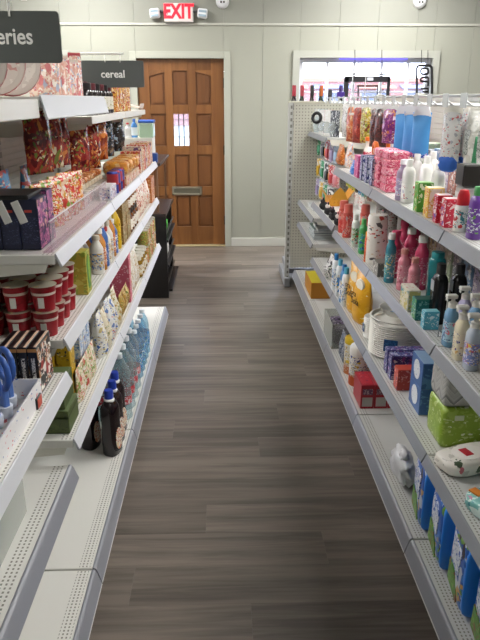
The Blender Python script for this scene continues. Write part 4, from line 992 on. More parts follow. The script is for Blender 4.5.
RP('small_carton', 'dark teal and green carton near the rail beside the black bottle', 'carton', carton(.05, .075, .075, M('2f7a70', .4), PM((('3a8a7a', 4), ('7ab04a', 2), ('d4e0dc', 1)), 44), PM((('2c7a78', 4), ('8ac0b8', 1)), 40), M('2a5a50', .4), 1), 428, .705, R2)
RP('small_carton', 'little aqua carton at the very front of the middle shelf', 'carton', carton(.035, .05, .062, M('4aa8c0', .4), PM((('5ab4c8', 4), ('e0eef0', 2), ('2a6a9a', 1)), 50), PM((('58b0c4', 4), ('dceef0', 1)), 50), M('8ac8d4', .4), 1), 434, .694, R2)
blk = M('0f0f12', .25)
for k, (px, x) in enumerate(((442, .735), (457.5, .785))):
    RP('black_shampoo_bottle', 'black bottle with pale label, %s on the middle right shelf' % ('farther one beside the aqua carton', 'nearer one behind the pump bottles')[k], 'bottle', flip_bottle(.062, .05, .205, blk, M('16161a', .3), None) + [('label', boxes(((-.012, .016, -.0262, -.0245, .115, .15),)), M('aab0b4', .4))], px, x, R2, 'black bottles', .1)
pb = [('6f9cc0', 'blue', PM((('a8cce0', 5), ('3a5a8a', 2), ('d9788a', 1)), 44)), ('e2d9bc', 'cream', PM((('e6dcc0', 6), ('3a3a8a', 1), ('d0a860', 1)), 50)), ('6a78b8', 'violet', PM((('7a86c0', 4), ('e0c050', 1), ('d8d4e8', 2), ('c84a6a', 1)), 50)), ('b6b0d0', 'lilac', PM((('b8b0d4', 4), ('e0e0ea', 2), ('c8506a', 1)), 50))]
for k, (px, x, i) in enumerate(((454.5, .705, 0), (465.5, .70, 1), (477, .705, 2), (464, .765, 3), (475, .77, 0), (484, .765, 1))):
    h, n, l = pb[i]
    RP('pump_bottle', '%s lotion bottle with white pump, %s row, %s' % (n, 'front' if k < 3 else 'rear', ('farthest', 'middle', 'nearest')[k % 3]), 'bottle', pump_bottle(.052, .038, .168, CLEAR('d0d8e6', .6, .1) if i == 2 else M(h, .2), M('e4e2dc', .3), l), px, x, R2, 'pump lotion bottles', .08)
XY('green_frame_carton', 'white carton with green border at the back behind the black bottles', 'carton', [('carton', boxm(.05, .06, .17), M('cfcfb8', .5)), ('front_print', boxes(((-.022, .022, -.0308, -.0298, .01, .16),)), M('8a9a4a', .5))], .93, 1.92, R2, RT)
thing('wire_divider', 'small chrome wire loop standing at the shelf rail joint', 'divider', [('wire_loop', tube(((-.03, 0, .0), (-.03, 0, .02), (-.015, 0, .026), (.015, 0, .026), (.03, 0, .02), (.03, 0, 0)), .0022, 6), M('b8bac0', .2, .9)), ('wire_foot', tube(((-.03, 0, .0025), (-.03, .06, .0025)), .0022, 6), M('b8bac0', .2, .9))], at(441, .685, R2, 0), (0, 0, RT))

# ---- R3
RP('black_white_bag', 'crumpled black and white bag at the far end of the lower right shelf', 'bag', bag(.16, .15, .09, PM((('d4d2cc', 4), ('2a2a2c', 3), ('8a8a86', 1), ('5a8a5a', .6)), 26, rough=.3, foil=.4), 5, .4, True), 334, .725, R3)
bwb = PM((('e6e8ea', 4), ('3a78b4', 3), ('e0c03a', 1)), 44)
for k, (px, x) in enumerate(((337.5, .70), (341.5, .70), (345.5, .70), (347.6, .70))):
    RP('cleaner_bottle', 'white and blue cleaner bottle, %s from the far end beside yellow bags' % ORD[k], 'bottle', flip_bottle(.062, .045, .22, M('e4e8ea' if k != 2 else '4a8ac0', .3), M('2f78b8' if k % 2 == 0 else '58b0d0', .35), bwb), px, x, R3, 'white and blue cleaners', .1)
yb = PM((('e0a41c', 14), ('e6b02a', 6), ('f0e4c8', 1)), 16, rough=.3, foil=.2)
for k, (px, x) in enumerate(((358.5, .735), (364.5, .735))):
    P = bag(.165, .27, .085, yb, 7 + k, .06, True) + [('white_patch', prism(tuple((.04 * math.cos(a / 12 * 2 * math.pi) + .01, .205 + .028 * math.sin(a / 12 * 2 * math.pi)) for a in range(12)), 'y', -.028, -.018), M('f0ead8', .4))]
    P += [('lettering', textm('Sola', .05), M('3a2c10', .4), (0, -.0455, .10)), ('lettering', textm('ora', .045), M('3a2c10', .4), (-.02, -.0455, .14))]
    RP('yellow_bag', '%s bright yellow standing bag with dark lettering' % ('farther', 'nearer')[k], 'bag', P, px, x, R3, 'bright yellow bags', .1, rz=.25)
# foam plates in clear wrap: nested rims
def plate_stack(n, r, pitch): 
    prof = [(0, 0), (r * .62, 0)]
    for i in range(n): prof += [(r * .98, .012 + i * pitch), (r, .016 + i * pitch), (r * .955, .0185 + i * pitch)]
    prof += [(r * .8, n * pitch + .006), (r * .62, n * pitch - .004), (0, n * pitch - .006)]
    return lathe(tuple(prof), 32)
foam = M('e8e6df', .45)
P0 = (.782, 2.66, R3)
thing('foam_plate_pack', 'large wrapped stack of white foam plates on the lower right shelf', 'plates', [('plates', plate_stack(16, .118, .0095), foam), ('label', boxes(((-.03, .03, -.1215, -.119, .05, .105),)), PM((('1f4a78', 5), ('3a78a8', 2)), 60), (0, 0, 0), (0, 0, 1.15)),
      ('rim_ring', lathe(((.10, .172), (.118, .176), (.121, .182), (.112, .184)), 32), M('dcdad2', .45))], (P0[0], P0[1], R3 + .0008), (0, 0, RT), 'foam plates')
P1 = (.735, 2.79, R3)
thing('foam_plate_pack', 'smaller stack of white foam bowls behind the large plate stack', 'plates', [('bowls', plate_stack(11, .055, .0095), foam), ('label', boxes(((-.015, .015, -.058, -.055, .04, .08),)), PM((('2a5a9a', 4), ('dfe4ea', 2)), 60))], (P1[0] , P1[1] + .06, R3 + .0008), (0, 0, RT), 'foam plates')
thing('foam_bowl', 'open white foam bowl with blue label on top of the plate stack', 'bowl', [('bowl', lathe(((0, 0), (.05, 0), (.078, .035), (.082, .036), (.076, .030), (.048, .005), (0, .005)), 28), foam), ('label', lathe(((0, .0062), (.04, .0062)), 16), PM((('2a6aa0', 4), ('7ab0d0', 2), ('e8c860', 1)), 50))], (P0[0] + .0, P0[1], R3 + .187), (0, 0, 0))
wrapb = PM((('3a3a78', 4), ('c8cada', 2), ('5a62a8', 2), ('8a4a8a', 1)), 44)
for k, (px, x, z) in enumerate(((389.5, .80, 0), (397, .80, 0), (389.5, .80, .0535), (397, .80, .0535))):
    l = (0, 2.455 if k % 2 == 0 else 2.39, 0)
    thing('wrap_carton', 'long navy and white wrap carton, %s' % ('lower far one beside the plates', 'lower near one beside the red carton', 'upper far one beside the plates', 'upper near one beside the red carton')[k], 'carton', carton(.05, .22, .052, M('3c3c7a', .4), wrapb, wrapb, wrapb, 1), (x, l[1], R3 + z + .0008), (0, 0, RT), 'wrap cartons')
XY('red_carton', 'orange red carton beside the navy wrap cartons', 'carton', carton(.055, .20, .09, M('c04a3c', .4), PM((('c64c3e', 5), ('e6a090', 2), ('3a3a6a', 1)), 40), PM((('bc4638', 5), ('e09a8a', 1)), 40), cam=1), .79, 2.29, R3, RT)
bo = PM((('3a62a0', 5), ('5a8ac0', 2)), 20)
for t in range(2):
    ov = tuple((.036 * math.cos(a / 14 * 2 * math.pi), .055 + .038 * math.sin(a / 14 * 2 * math.pi)) for a in range(14))
    XY('tissue_carton', 'blue tissue carton with white oval, %s of the two stacked' % ('lower', 'upper')[t], 'carton', carton(.13, .12, .102, M('3f66a2', .4), None, bo, M('8aa8c8', .4), 1) + [('oval_print', prism(ov, 'y', -.0608, -.0598), PM((('e6eaee', 12), ('8aa0c0', 1)), 60))], .775, 2.12, R3 + .1028 * t, RT, 'stacked blue tissue cartons')
her = None
def chevron_mat():
    m = bpy.data.materials.new('chevron_napkin_print'); m.use_nodes = True
    nt = m.node_tree; L = nt.links.new; b = nt.nodes['Principled BSDF']
    tc = nt.nodes.new('ShaderNodeTexCoord'); se = nt.nodes.new('ShaderNodeSeparateXYZ'); L(tc.outputs['Object'], se.inputs[0])
    def mt(op, a, c=None):
        n = nt.nodes.new('ShaderNodeMath'); n.operation = op
        for i, v in enumerate((a, c)):
            if v is None: continue
            if isinstance(v, (int, float)): n.inputs[i].default_value = v
            else: L(v, n.inputs[i])
        return n.outputs[0]
    u = mt('ADD', se.outputs[0], se.outputs[1])
    zig = mt('PINGPONG', u, .03)
    f = mt('FRACT', mt('DIVIDE', mt('ADD', se.outputs[2], zig), .02))
    w = nt.nodes.new('ShaderNodeTexWhiteNoise'); w.noise_dimensions = '1D'; L(mt('FLOOR', mt('DIVIDE', mt('ADD', se.outputs[2], zig), .01)), w.inputs['W'])
    cr = nt.nodes.new('ShaderNodeValToRGB'); cr.color_ramp.elements[0].color = lin('6f7070'); cr.color_ramp.elements[1].color = lin('cfcfca'); cr.color_ramp.interpolation = 'LINEAR'
    L(mt('MULTIPLY', mt('ADD', f, w.outputs['Value']), .5), cr.inputs[0]); L(cr.outputs[0], b.inputs['Base Color']); b.inputs['Roughness'].default_value = .3
    return m
grn = PM((('8fae3a', 7), ('a4be52', 4), ('c8d890', 1.5), ('e6ecd0', .8)), 22, rough=.3)
XY('napkin_pack', 'pack of lime green napkins with pale spots on the lower right shelf', 'napkins', [('pack', pillow(.15, .15, .147, 4, .025, 14), grn), ('price_sticker', boxes(((.0745, .0785, -.035, -.005, .105, .122),)), M('cfd8b8', .4))], .79, 1.895, R3, RT, 'napkin packs')
XY('napkin_pack', 'pack of grey herringbone napkins on top of the green pack', 'napkins', [('pack', pillow(.15, .15, .155, 6, .025, 14), chevron_mat())], .79, 1.895, R3 + .149, RT, 'napkin packs')
XY('napkin_pack', 'pale pink napkin pack deep on the lower right shelf', 'napkins', [('pack', pillow(.12, .13, .12, 8, .05, 8), PM((('d8bcb4', 5), ('e6d4cc', 2), ('c08a80', 1)), 30))], .95, 1.87, R3, RT, 'napkin packs')
wp1 = PM((('e6e2da', 12), ('c8c4bc', 2), ('4a5a44', 1), ('c8707a', .8)), 24, rough=.3)
l = atz(462, 462, R3 + .03)
thing('wipes_pack', 'white wipes pack with a red mark lying tilted on the shelf', 'wipes', [('pack', pillow(.12, .21, .055, 3, .08), wp1), ('red_mark', boxes(((-.02, .02, -.03, -.002, .0545, .057),)), M('b82c3a', .4)), ('flap', prism(tuple((.042 * math.cos(a / 14 * 2 * math.pi), -.01 + .055 * math.sin(a / 14 * 2 * math.pi)) for a in range(14)), 'z', .053, .0556), M('eeeae4', .35))], (l.x + .03, l.y + .02, R3 + .001), (0, 0, RT + .35), 'wipes packs')
l = atz(472, 500, R3 + .03)
thing('wipes_pack', 'teal and white wipes pack with orange corner tag at the right edge', 'wipes', [('pack', pillow(.15, .20, .06, 9, .08), PM((('7ab8b4', 6), ('d4e6e2', 3), ('4a8a94', 2), ('a86a8a', 1)), 22, rough=.3)), ('orange_tag', boxes(((-.065, -.03, -.075, -.05, .056, .060),)), M('e08a3a', .4)), ('flap', prism(tuple((.05 * math.cos(a / 14 * 2 * math.pi), .055 * math.sin(a / 14 * 2 * math.pi)) for a in range(14)), 'z', .058, .0606), M('cfe2de', .35))], (l.x + .085, l.y - .02, R3 + .001), (0, 0, RT + .45), 'wipes packs')

# ---- right base deck
XY('yellow_box', 'yellow orange cardboard box on the far bottom deck', 'box', carton(.36, .20, .125, M('b87a1e', .5), M('bc8020', .5), M('b0741c', .5), M('c4b428', .5), 1), .77, 4.745, R0, RT)
bx2 = empty('clear_bin', (.735, 3.69, R0 + .0008), (0, 0, RT)); tag(bx2, 'clear plastic bin of purple packets on bottom right deck', 'bin')
obj('bin_base', boxm(.30, .16, .004, 0), cl, bx2)
for q in ((-.15, .15, -.08, -.077, .004, .16), (-.15, .15, .077, .08, .004, .16), (-.15, -.147, -.077, .077, .004, .16), (.147, .15, -.077, .077, .004, .16)): obj('bin_wall', boxes((q,)), cl, bx2)
for k in range(3):
    XY('sponge_pack', 'purple and black packet in the clear bin, %s from the far end' % ORD[k], 'packet', [('packet', pillow(.08, .12, .12, k, .12), PM((('6a5a7a', 3), ('2a2630', 3), ('a8a0b0', 2)), 30, rough=.3))], .735, 3.78 - .09 * k, R0 + .005, RT, 'packets in the right clear bin')
for k, (x, y) in enumerate(((.705, 3.42), (.705, 3.33))):
    XY('grey_packet', 'grey and blue packet, %s between the clear bin and the canisters' % ('farther', 'nearer')[k], 'packet', bag(.09, .16, .05, PM((('7a7f8a', 3), ('4a5a78', 2), ('b8bcc4', 2)), 34, rough=.3), k + 30, .25, True), x, y, R0, RT, 'grey packets')
XY('wipes_canister', 'white wipes canister with a yellow lid on the bottom right deck', 'canister', canister(.05, .21, M('dcdad4', .35), M('d0b02a', .35), PM((('dad8d0', 4), ('d8b83a', 2), ('8a8a86', 1)), 40), PM((('c87a4a', 3), ('dcd0c0', 1)), 40)), .715, 3.19, R0, RT, 'wipes canisters')
XY('wipes_canister', 'white wipes canister with blue print and orange base band', 'canister', canister(.058, .22, M('e2e0da', .35), M('e8e6e0', .35), PM((('e0ded8', 6), ('2a3a7a', 2), ('c8a83a', 1)), 40), M('c8562c', .4)), .722, 3.04, R0, RT, 'wipes canisters')
for k in range(3):
    XY('red_tub_carton', 'red carton with pale window, %s from the aisle on the bottom deck' % ORD[k], 'carton', [('carton', boxm(.17, .066, .125), M('aa1c2c', .35)), ('window_print', boxes(((.0848, .0858, -.025, .025, .012, .06),)), M('c0b8b4', .4)), ('upper_print', boxes(((.0848, .0858, -.025, .025, .075, .105),)), PM((('6a3a5a', 3), ('b89aa0', 2)), 60)), ('top_print', boxes(((-.07, .07, -.025, .025, .1248, .1258),)), PM((('b8283a', 5), ('c85a5a', 1), ('8a2a4a', 1)), 40))], .70 + .0675 * k, 2.84, R0, RT, 'red cartons with windows')
XY('trash_bag_pack', 'crumpled white plastic bag hanging over the front of the deck', 'bag', [('bag', pillow(.18, .07, .13, 12, .5, 3), M('dcdde0', .3)), ('bag_knot', pillow(.05, .03, .05, 5, .4, 2.4), M('e4e4e8', .3), (.03, -.01, .105))], .705, 2.14, R0, RT, None)
XY('trash_bag_pack', 'navy blue pack with black print beside the white bag', 'pack', [('pack', pillow(.14, .12, .16, 11, .06, 6), PM((('1c2c6a', 4), ('0f1220', 3), ('3a5aa8', 1), ('c0c8d8', .6)), 26, rough=.3))], .81, 2.06, R0, RT)
pet = PM((('2a5ab0', 5), ('3a78c8', 3), ('6fa03a', 2), ('c8ccd8', 2.2), ('3a2c28', 1), ('c89a5a', 1)), 15, rough=.28, foil=.2)
blu = M('2f84e4', .3)
for k in range(5):
    y = 1.895 - .195 * k
    P = [('pack', pillow(.168, .11, .245, 20 + k, .05, 7), pet), ('side_panel', pillow(.03, .102, .235, 40, .03, 7), blu, (.072, 0, .006)),
         ('white_print', prism(((-.055, .12), (.03, .10), (.04, .19), (-.045, .21)), 'y', -.0575, -.053), PM((('d9dce4', 5), ('2a5ab0', 2), ('8a9ac8', 1)), 40)), ('green_print', prism(((-.07, .02), (.04, .02), (.03, .055), (-.01, .09), (-.065, .10)), 'y', -.0572, -.053), PM((('5a8a34', 4), ('7aa848', 2), ('8a5a34', 1)), 30))]
    XY('pet_food_pack', 'blue and green pack on the bottom right deck, %s from the white bag' % ORD[k], 'pack', P, .742, y, R0, RT - .13, 'blue and green packs')
    XY('pet_food_pack', 'blue and green pack in the rear row, %s from the white bag' % ORD[k], 'pack', P[:2], .89, y - .02, R0, RT, 'blue and green packs')

# ---- far sections A and B
yf = PM((('c98a1a', 8), ('b87814', 2)), 20)
P = [('box_body', boxm(.20, .13, .05), yf)]
for (dx, dy, rx, ry) in ((0, -.066, .6, 0), (0, .066, -.6, 0)):
    P.append(('flap', boxes(((-.09, .09, -.0012, .0012, 0, .07),)), M('cf9220', .5), (0, dy, .049), (rx, 0, 0)))
P.append(('flap', prism(((-.06, 0), (.06, 0), (.035, .05), (0, .09), (-.03, .055)), 'x', -.0012, .0012), M('cf9220', .5), (.10, 0, .049), (0, .35, 0)))
RP('yellow_display_box', 'yellow cardboard display box with raised flaps in the far section', 'box', P, 336.5, .80, B2)
for k, (px, x) in enumerate(((326, .69), (331, .69), (336, .69), (341.5, .69))):
    RP('plush_keyring', 'black and white plush toy, %s along the shelf front' % ORD[k], 'toy', [('toy_body', pillow(.07, .06, .05, k, .2, 2.5), M('17171a', .8)), ('toy_head', pillow(.03, .03, .026, k + 3, .15, 2.2), M('e6e2e0' if k % 2 else '2a2428', .8), (.012, -.012, .044)), ('toy_ear', pillow(.015, .01, .018, 1, .1, 2.2), M('c87a88', .8), (.002, -.01, .066)), ('toy_ear', pillow(.015, .01, .018, 1, .1, 2.2), M('17171a', .8), (.022, -.01, .066))], px, x, B2, 'plush toys')
for k, px in enumerate((352, 357, 362)):
    RP('spray_bottle', 'small white spray bottle with pale top, %s at the back behind yellow display box' % ORD[k], 'bottle', bottle(.02, .15, wgloss, M('d98a6a' if k == 0 else 'e0dcd8', .4), PM((('e8e4e0', 4), ('d88a8a', 2)), 50), .5, .7, .82), px, .93, B2, 'small spray bottles')
for k in range(5):
    XY('grey_notebook', 'grey notebook in the far stack, %s from the bottom' % ORD[k], 'notebook', [('cover', boxm(.26, .20, .002, 0), M('8a9294', .5)), ('pages', boxm(.255, .195, .011, 0, .002), M('c4c8c8', .7)), ('cover', boxm(.26, .20, .002, 0, .013), M(('6f8078', '9aa0a0', '7a8488', 'a4a8a4', '4a6258')[k], .5))], .79, 4.80 + .006 * k, A2 + .0158 * k, RT + .03 * (k % 3 - 1), 'stack of grey notebooks')
for k in range(4):
    XY('envelope_pack', 'grey envelope pack on the far middle shelf, %s from the camera' % ORD[k], 'pack', carton(.12, .17, .02 + .008 * (k % 2), M('a4a8a8', .5), M('d4d6d4', .5), M('8a9090', .5), M('c0c4c4', .5), 1), .79, 4.64 + .14 * k, A2 + .082 if k < 2 else A1, RT, 'grey envelope packs')
# blister cards standing on the small high shelf
bl = [('b9c4c8', 'grey'), ('3f9a94', 'teal'), ('d8d4d0', 'white'), ('c8685a', 'red'), ('e0dcd4', 'cream'), ('17171a', 'black')]
for k in range(6):
    h, n = bl[k]
    XY('blister_card', '%s blister card standing on the small high far shelf' % n, 'blister card', [('card', boxes(((-.065, .065, -.001, .001, 0, .18),)), PM(((h, 5), ('ecebe8', 2)), 30)), ('blister', pillow(.07, .03, .08, k, .1, 4), CLEAR('e8ecec', .15, .1, .3), (0, -.022, .02))], .785 + .02 * (k % 2), 5.33 - .135 * k, A0, RT + .35, 'blister cards on high shelf')
thing('tape_roll', 'black round tape roll hanging above the small high shelf', 'tape', [('tape_ring', tube(tuple((.0, .034 * math.cos(a / 16 * 2 * math.pi), .034 * math.sin(a / 16 * 2 * math.pi)) for a in range(16)), .013, 8, True), black), ('tag', boxes(((-.0025, .0025, -.012, .012, .046, .06),)), M('e0e0dc', .4))], (.715, 4.93, 1.455), (0, 0, .9))

# ---- peg hooks and hanging packs
chrome = M('d2d4d6', .3, .5); tagh = CLEAR('e4e8ea', .5, .1)
def hook(y, z, x1=.70, arm=True):
    h = obj('peg_hook', tube(((RB, y, z), (x1 + .02, y, z), (x1, y, z + .012)), .0032, 6), chrome, Rg)
    if not arm: return
    obj('hook_tag_arm', tube(((RB, y, z + .028), (x1 - .004, y, z + .028)), .0026, 6), chrome, h)
    obj('tag_holder', boxes(((x1 - .008, x1 - .005, y - .024, y + .024, z - .006, z + .034),), .001), tagh, h)
def hang(name, label, cat, W, H, T, m, y, x, ztop, group, seed=0, rz=0.0, extra=()):
    return thing(name, label, cat, [('pack', pouch(W, H, T, seed, .25), m), ('header_card', boxes(((-W / 2, W / 2, -.0016, .0016, H - .03, H + .012),)), extra[0] if extra else M('e6e4e0', .4))] + list(extra[1:]), (x, y, ztop - H - .018), (0, 0, RT + rz), group)
HZ = 1.565
hy = [1.10 + .155 * k for k in range(22)]
for y in hy: hook(y, HZ, .695)
red1 = PM((('c8683a', 4), ('d99a6a', 2), ('a8382c', 3), ('e0c8a8', 1)), 30, rough=.3, foil=.3)
drk = PM((('3a1414', 4), ('6a2420', 3), ('1f1012', 2), ('a85a4a', 1)), 34, rough=.3, foil=.3)
yel = PM((('c8b03a', 3), ('8a9a3a', 2), ('7a2c20', 2), ('e0d8b0', 2)), 30, rough=.3, foil=.3)
pur = PM((('7a2470', 5), ('b0509a', 2), ('d98a4a', 1), ('e6d0dc', 1)), 34, rough=.3, foil=.3)
hangs = [(346.5, .86, 'white', PM((('dcdad8', 4), ('b8b4b8', 2), ('3a3a3c', 1)), 30, rough=.3), .21), (351.5, .83, 'orange pink', red1, .22), (358, .83, 'brick red', PM((('a0342c', 5), ('c85a44', 2), ('7a201c', 2)), 30, rough=.3, foil=.3), .215), (366, .82, 'yellow green', yel, .20), (371, .87, 'tan', PM((('b89a5a', 3), ('7a4a2c', 2), ('d8c8a0', 2)), 30, rough=.3, foil=.3), .20),
         (376, .80, 'dark maroon', drk, .20), (381, .80, 'maroon and black', drk, .195), (389, .785, 'purple', pur, .16), (394.5, .83, 'violet', pur, .165)]
for k, (px, x, n, m, h) in enumerate(hangs):
    l = at(px, x, 1.42)
    hang('hanging_pouch', '%s pouch hanging from the top hooks, %s from the far end' % (n, ORD[k]), 'pouch', .115, h, .045, m, l[1], x, HZ, 'pouches on the top hooks', k, .35)
glove = M('4a98dc', .6)
for k, px in enumerate((401.5, 410.5, 419.5)):
    l = at(px, .80, 1.40)
    thing('rubber_glove_pack', 'bright blue glove pack hanging, %s from the far end' % ORD[k], 'glove pack', [('glove', pouch(.10, .175, .035, k + 50, .15), glove), ('header_card', prism(((-.05, .16), (.05, .16), (.03, .20), (-.03, .20)), 'y', -.002, .002), M('e4e6ec', .4)), ('cuff_print', boxes(((-.045, .045, -.0022, .0022, .0, .022),)), PM((('3a5ac0', 3), ('c84a8a', 2), ('e0e4ee', 2)), 60))], (.80, l[1], HZ - .206), (0, 0, RT + .5), 'blue glove packs')
tool = PM((('dedede', 6), ('c85a5a', 1), ('b0b4bc', 2)), 44, rough=.25)
for k, (px, x) in enumerate(((449, .77), (449, .815))):
    l = at(px, .77, 1.40)
    thing('brush_pack', 'clear pack with blue bristles below, %s from the far end' % ORD[k], 'pack', [('pack', pouch(.085, .20, .035, k + 60, .2), tool), ('bristles', pillow(.075, .032, .055, k, .2, 3), M('2a62c0', .7), (0, 0, -.005)), ('header_card', boxes(((-.04, .04, -.0016, .0016, .18, .208),)), M('e6e4dc', .4))], (x, l[1], HZ - .212), (0, 0, RT + .5), 'clear brush packs')
bigw = PM((('dcdcd4', 12), ('cbcdc8', 2), ('efefea', 3)), 24, rough=.25, foil=.5)
for k, (px, x) in enumerate(((474, .83), (488, .83), (500, .83))):
    l = at(px, x, 1.36)
    thing('cotton_bag', 'large white cotton bag with green stripe, %s from the far end' % ORD[k], 'bag', [('bag', pouch(.105, .265, .055, k + 70, .3), bigw), ('green_stripe', prism(((.012, .05), (.026, .06), (.030, .16), (.02, .18)), 'y', -.033, -.024), M('3a8a60', .4)), ('lettering', boxes(((-.03, -.012, -.030, -.024, .12, .2),)), PM((('c8ccca', 3), ('7a8280', 2)), 120))], (x, l[1], HZ - .275), (0, 0, RT + .45), 'white cotton bags')
XY('green_card', 'narrow green and white card hanging near the grooved back', 'card', [('card', boxes(((-.03, .03, -.001, .001, 0, .17),)), PM((('3a7a52', 4), ('d8d8cc', 3)), 20)), ('card_hole', boxes(((-.008, .008, -.0016, .0016, .15, .158),)), M('8a8a84', .5))], .955, 2.62, 1.325, RT)
# small hanging cards in the far sections
small = [('green', '2f8a58'), ('pale blue', '9ab8d4'), ('red', 'b83a40'), ('white', 'd8d6d4'), ('yellow', 'd0a82a'), ('pink', 'cf8a94'), ('black', '26262a'), ('grey', '9a9c9e'), ('lilac', 'a89ac0'), ('orange', 'd07a2c')]
levels = [(1.285, 8, 5.33), (1.12, 8, 5.32), (.955, 8, 5.34)]
for li, (zt, n, ys) in enumerate(levels):
    for k in range(n - (li == 2)):
        y = ys - .105 * k
        nm, h = small[(k * 3 + li * 4) % 10]
        hook(y, zt + .01, .80, False)
        W, H = .085, .14
        thing('hanging_card', '%s carded item hanging below the small shelf, %s row, %s' % (nm, ('upper', 'middle', 'lower')[li], ORD[k]), 'carded item', [('card', boxes(((-W / 2, W / 2, -.001, .001, 0, H),)), PM(((h, 5), ('e4e2de', 3)), 30)), ('blister', pillow(.04, .022, .07, k, .1, 4), M(h, .3), (0, -.012, .015))], (.81 + .012 * (k % 2), y, zt - H + .004), (0, 0, RT + .4), 'carded items in the far section')
for k in range(8):
    nm, h = (('lime and black striped', 'b4bc3a'), ('lime striped', 'a8b43a'), ('yellow green', 'c0bc4a'), ('black and lime', '2a2c1c'), ('blue', '4a8ac0'), ('teal', '4a98a0'), ('grey green', '8a9a84'), ('rust', '9a6a58'))[k]
    l = at(349 + 3.1 * k, .90, 1.03)
    thing('pen_card', '%s pen set hanging under the top shelf, %s from the far end' % (nm, ORD[k]), 'pen set', [('card', boxes(((-.035, .035, -.001, .001, 0, .15),)), PM(((h, 5), ('d8d6c8', 2), ('2a2a28', 2)), 40, (1, 1, .3))), ('pen', lathe(((0, .01), (.006, .012), (.006, .12), (.003, .13), (0, .132)), 8), M(h, .3), (-.012, -.008, 0)), ('pen', lathe(((0, .01), (.006, .012), (.006, .12), (.003, .13), (0, .132)), 8), M(h, .3), (.012, -.008, 0))], (.90, l[1], 1.0), (0, 0, RT + .4), 'pen sets')
    hook(l[1], 1.157, .86, False)

# ---- rear rows on the right shelves
bkm = [('d8d4cc', 'white'), ('7a9ab8', 'blue'), ('c8a8a0', 'rose'), ('a8b898', 'sage'), ('c0b4d0', 'lilac'), ('d8c890', 'straw'), ('8a8e94', 'grey'), ('b87a6a', 'clay')]
for (z, nm, x, ys, step, H, cnt) in ((R1, 'top', .96, 3.50, .105, .15, 17), (R2, 'middle', .97, 3.52, .11, .17, 17), (R3, 'lower', .97, 4.44, .12, .20, 20)):
    for k in range(cnt):
        h, n = bkm[(k * 3 + int(z * 10)) % 8]
        y = ys - step * k
        if nm == 'lower' and 1.72 < y < 2.12: continue
        if any(abs(y - j) < .056 for j in RJ): y -= .02
        if nm == 'top' and 1.62 < y < 1.84: continue
        if nm == 'middle' and 1.80 < y < 2.02: continue
        XY('stock_carton', '%s carton in the rear row of the %s right shelf, %s from the far end' % (n, nm, (ORD + ['fifteenth', 'sixteenth', 'seventeenth', 'eighteenth', 'nineteenth', 'twentieth'])[k]), 'carton',
           carton(step - .025, .07, H + .012 * (k % 3), M(h, .45), PM(((h, 4), ('eceae4', 2), ('6a6a74', 1)), 30), PM(((h, 5), ('e4e2dc', 1)), 30), cam=1), x, y, z, RT, 'rear row cartons, right gondola')
# ================================================================== signs, wall fittings, black rack, window sill things
signm = M('565a58', .5)
def arm_pts(): return None
# near sign: only its right part shows in the picture
def aisle_sign(label, text, xr, W, y, z0, H, tx, lx=0.0):
    root = empty('aisle_sign', (xr - W / 2, y, z0)); tag(root, label, 'sign', 'aisle signs')
    obj('sign_plate', rrect(W, H, .009, .004), signm, root)
    tl = obj('lettering', textm(text, tx, .0006, 'RIGHT' if lx else 'CENTER', .0008), M('f2f2ee', .5), root, (lx, -.0028, H * .37))
    if lx: tl.scale = (.88, 1, 1)
    return root
sY = 1.60
xr = aty(61, 40, sY).x; z1 = aty(30, 11, sY).z; z0 = aty(30, 63, sY).z
aisle_sign('large dark grey aisle sign reading groceries, cut by the left frame edge', 'groceries', xr, .30, sY, z0, z1 - z0, .049, aty(33.5, 40, sY).x - (xr - .15))
obj_s = bpy.data.objects['aisle_sign']
hx = aty(10, 15, sY).x
thing('sign_bracket', 'white bracket holding up the groceries sign', 'bracket', [('hanger', tube(((0, 0, -.012), (0, 0, .03)), .0026, 6), M('e6e6e2', .4)), ('arm', boxes(((-.30, .035, -.012, .012, .03, .042), (-.30, -.28, -.01, .01, -.17, .03)), .002), M('f0f0ee', .4)), ('hook_end', boxes(((.025, .045, -.012, .012, .022, .05),), .004), M('f0f0ee', .4))], (hx, sY - .006, z1))
cY = 3.15
xr = aty(144, 75, cY).x; xl = aty(82, 75, cY).x; z1 = aty(113, 60.5, cY).z; z0 = aty(113, 87.5, cY).z
aisle_sign('dark grey aisle sign reading cereal above the left gondola', 'cereal', xr, xr - xl, cY, z0, z1 - z0, .046)
ax0, ax1, az = aty(72, 60, cY).x, aty(123, 54, cY).x, aty(100, 53.5, cY).z
pts = [(ax0 - .03, cY, 1.521), (ax0 - .03, cY, az - .09)]
for k in range(7):
    a = math.pi / 2 * k / 6
    pts.append((ax0 - .03 + .08 * (1 - math.cos(a)), cY, az - .08 + .08 * math.sin(a)))
pts += [(ax1, cY, az)]
br = thing('sign_bracket', 'thin white curved bracket holding the cereal sign', 'bracket', [('arm', tube(tuple(pts), .005, 8), M('e6e6e0', .4)), ('hanger', tube(((aty(105, 60, cY).x, cY, az), (aty(105, 60, cY).x, cY, z1 - .008)), .0025, 6), M('e6e6e0', .4)), ('hanger', tube(((aty(120, 60, cY).x, cY, az), (aty(120, 60, cY).x, cY, z1 - .008)), .0025, 6), M('e6e6e0', .4))], (0, 0, 0))
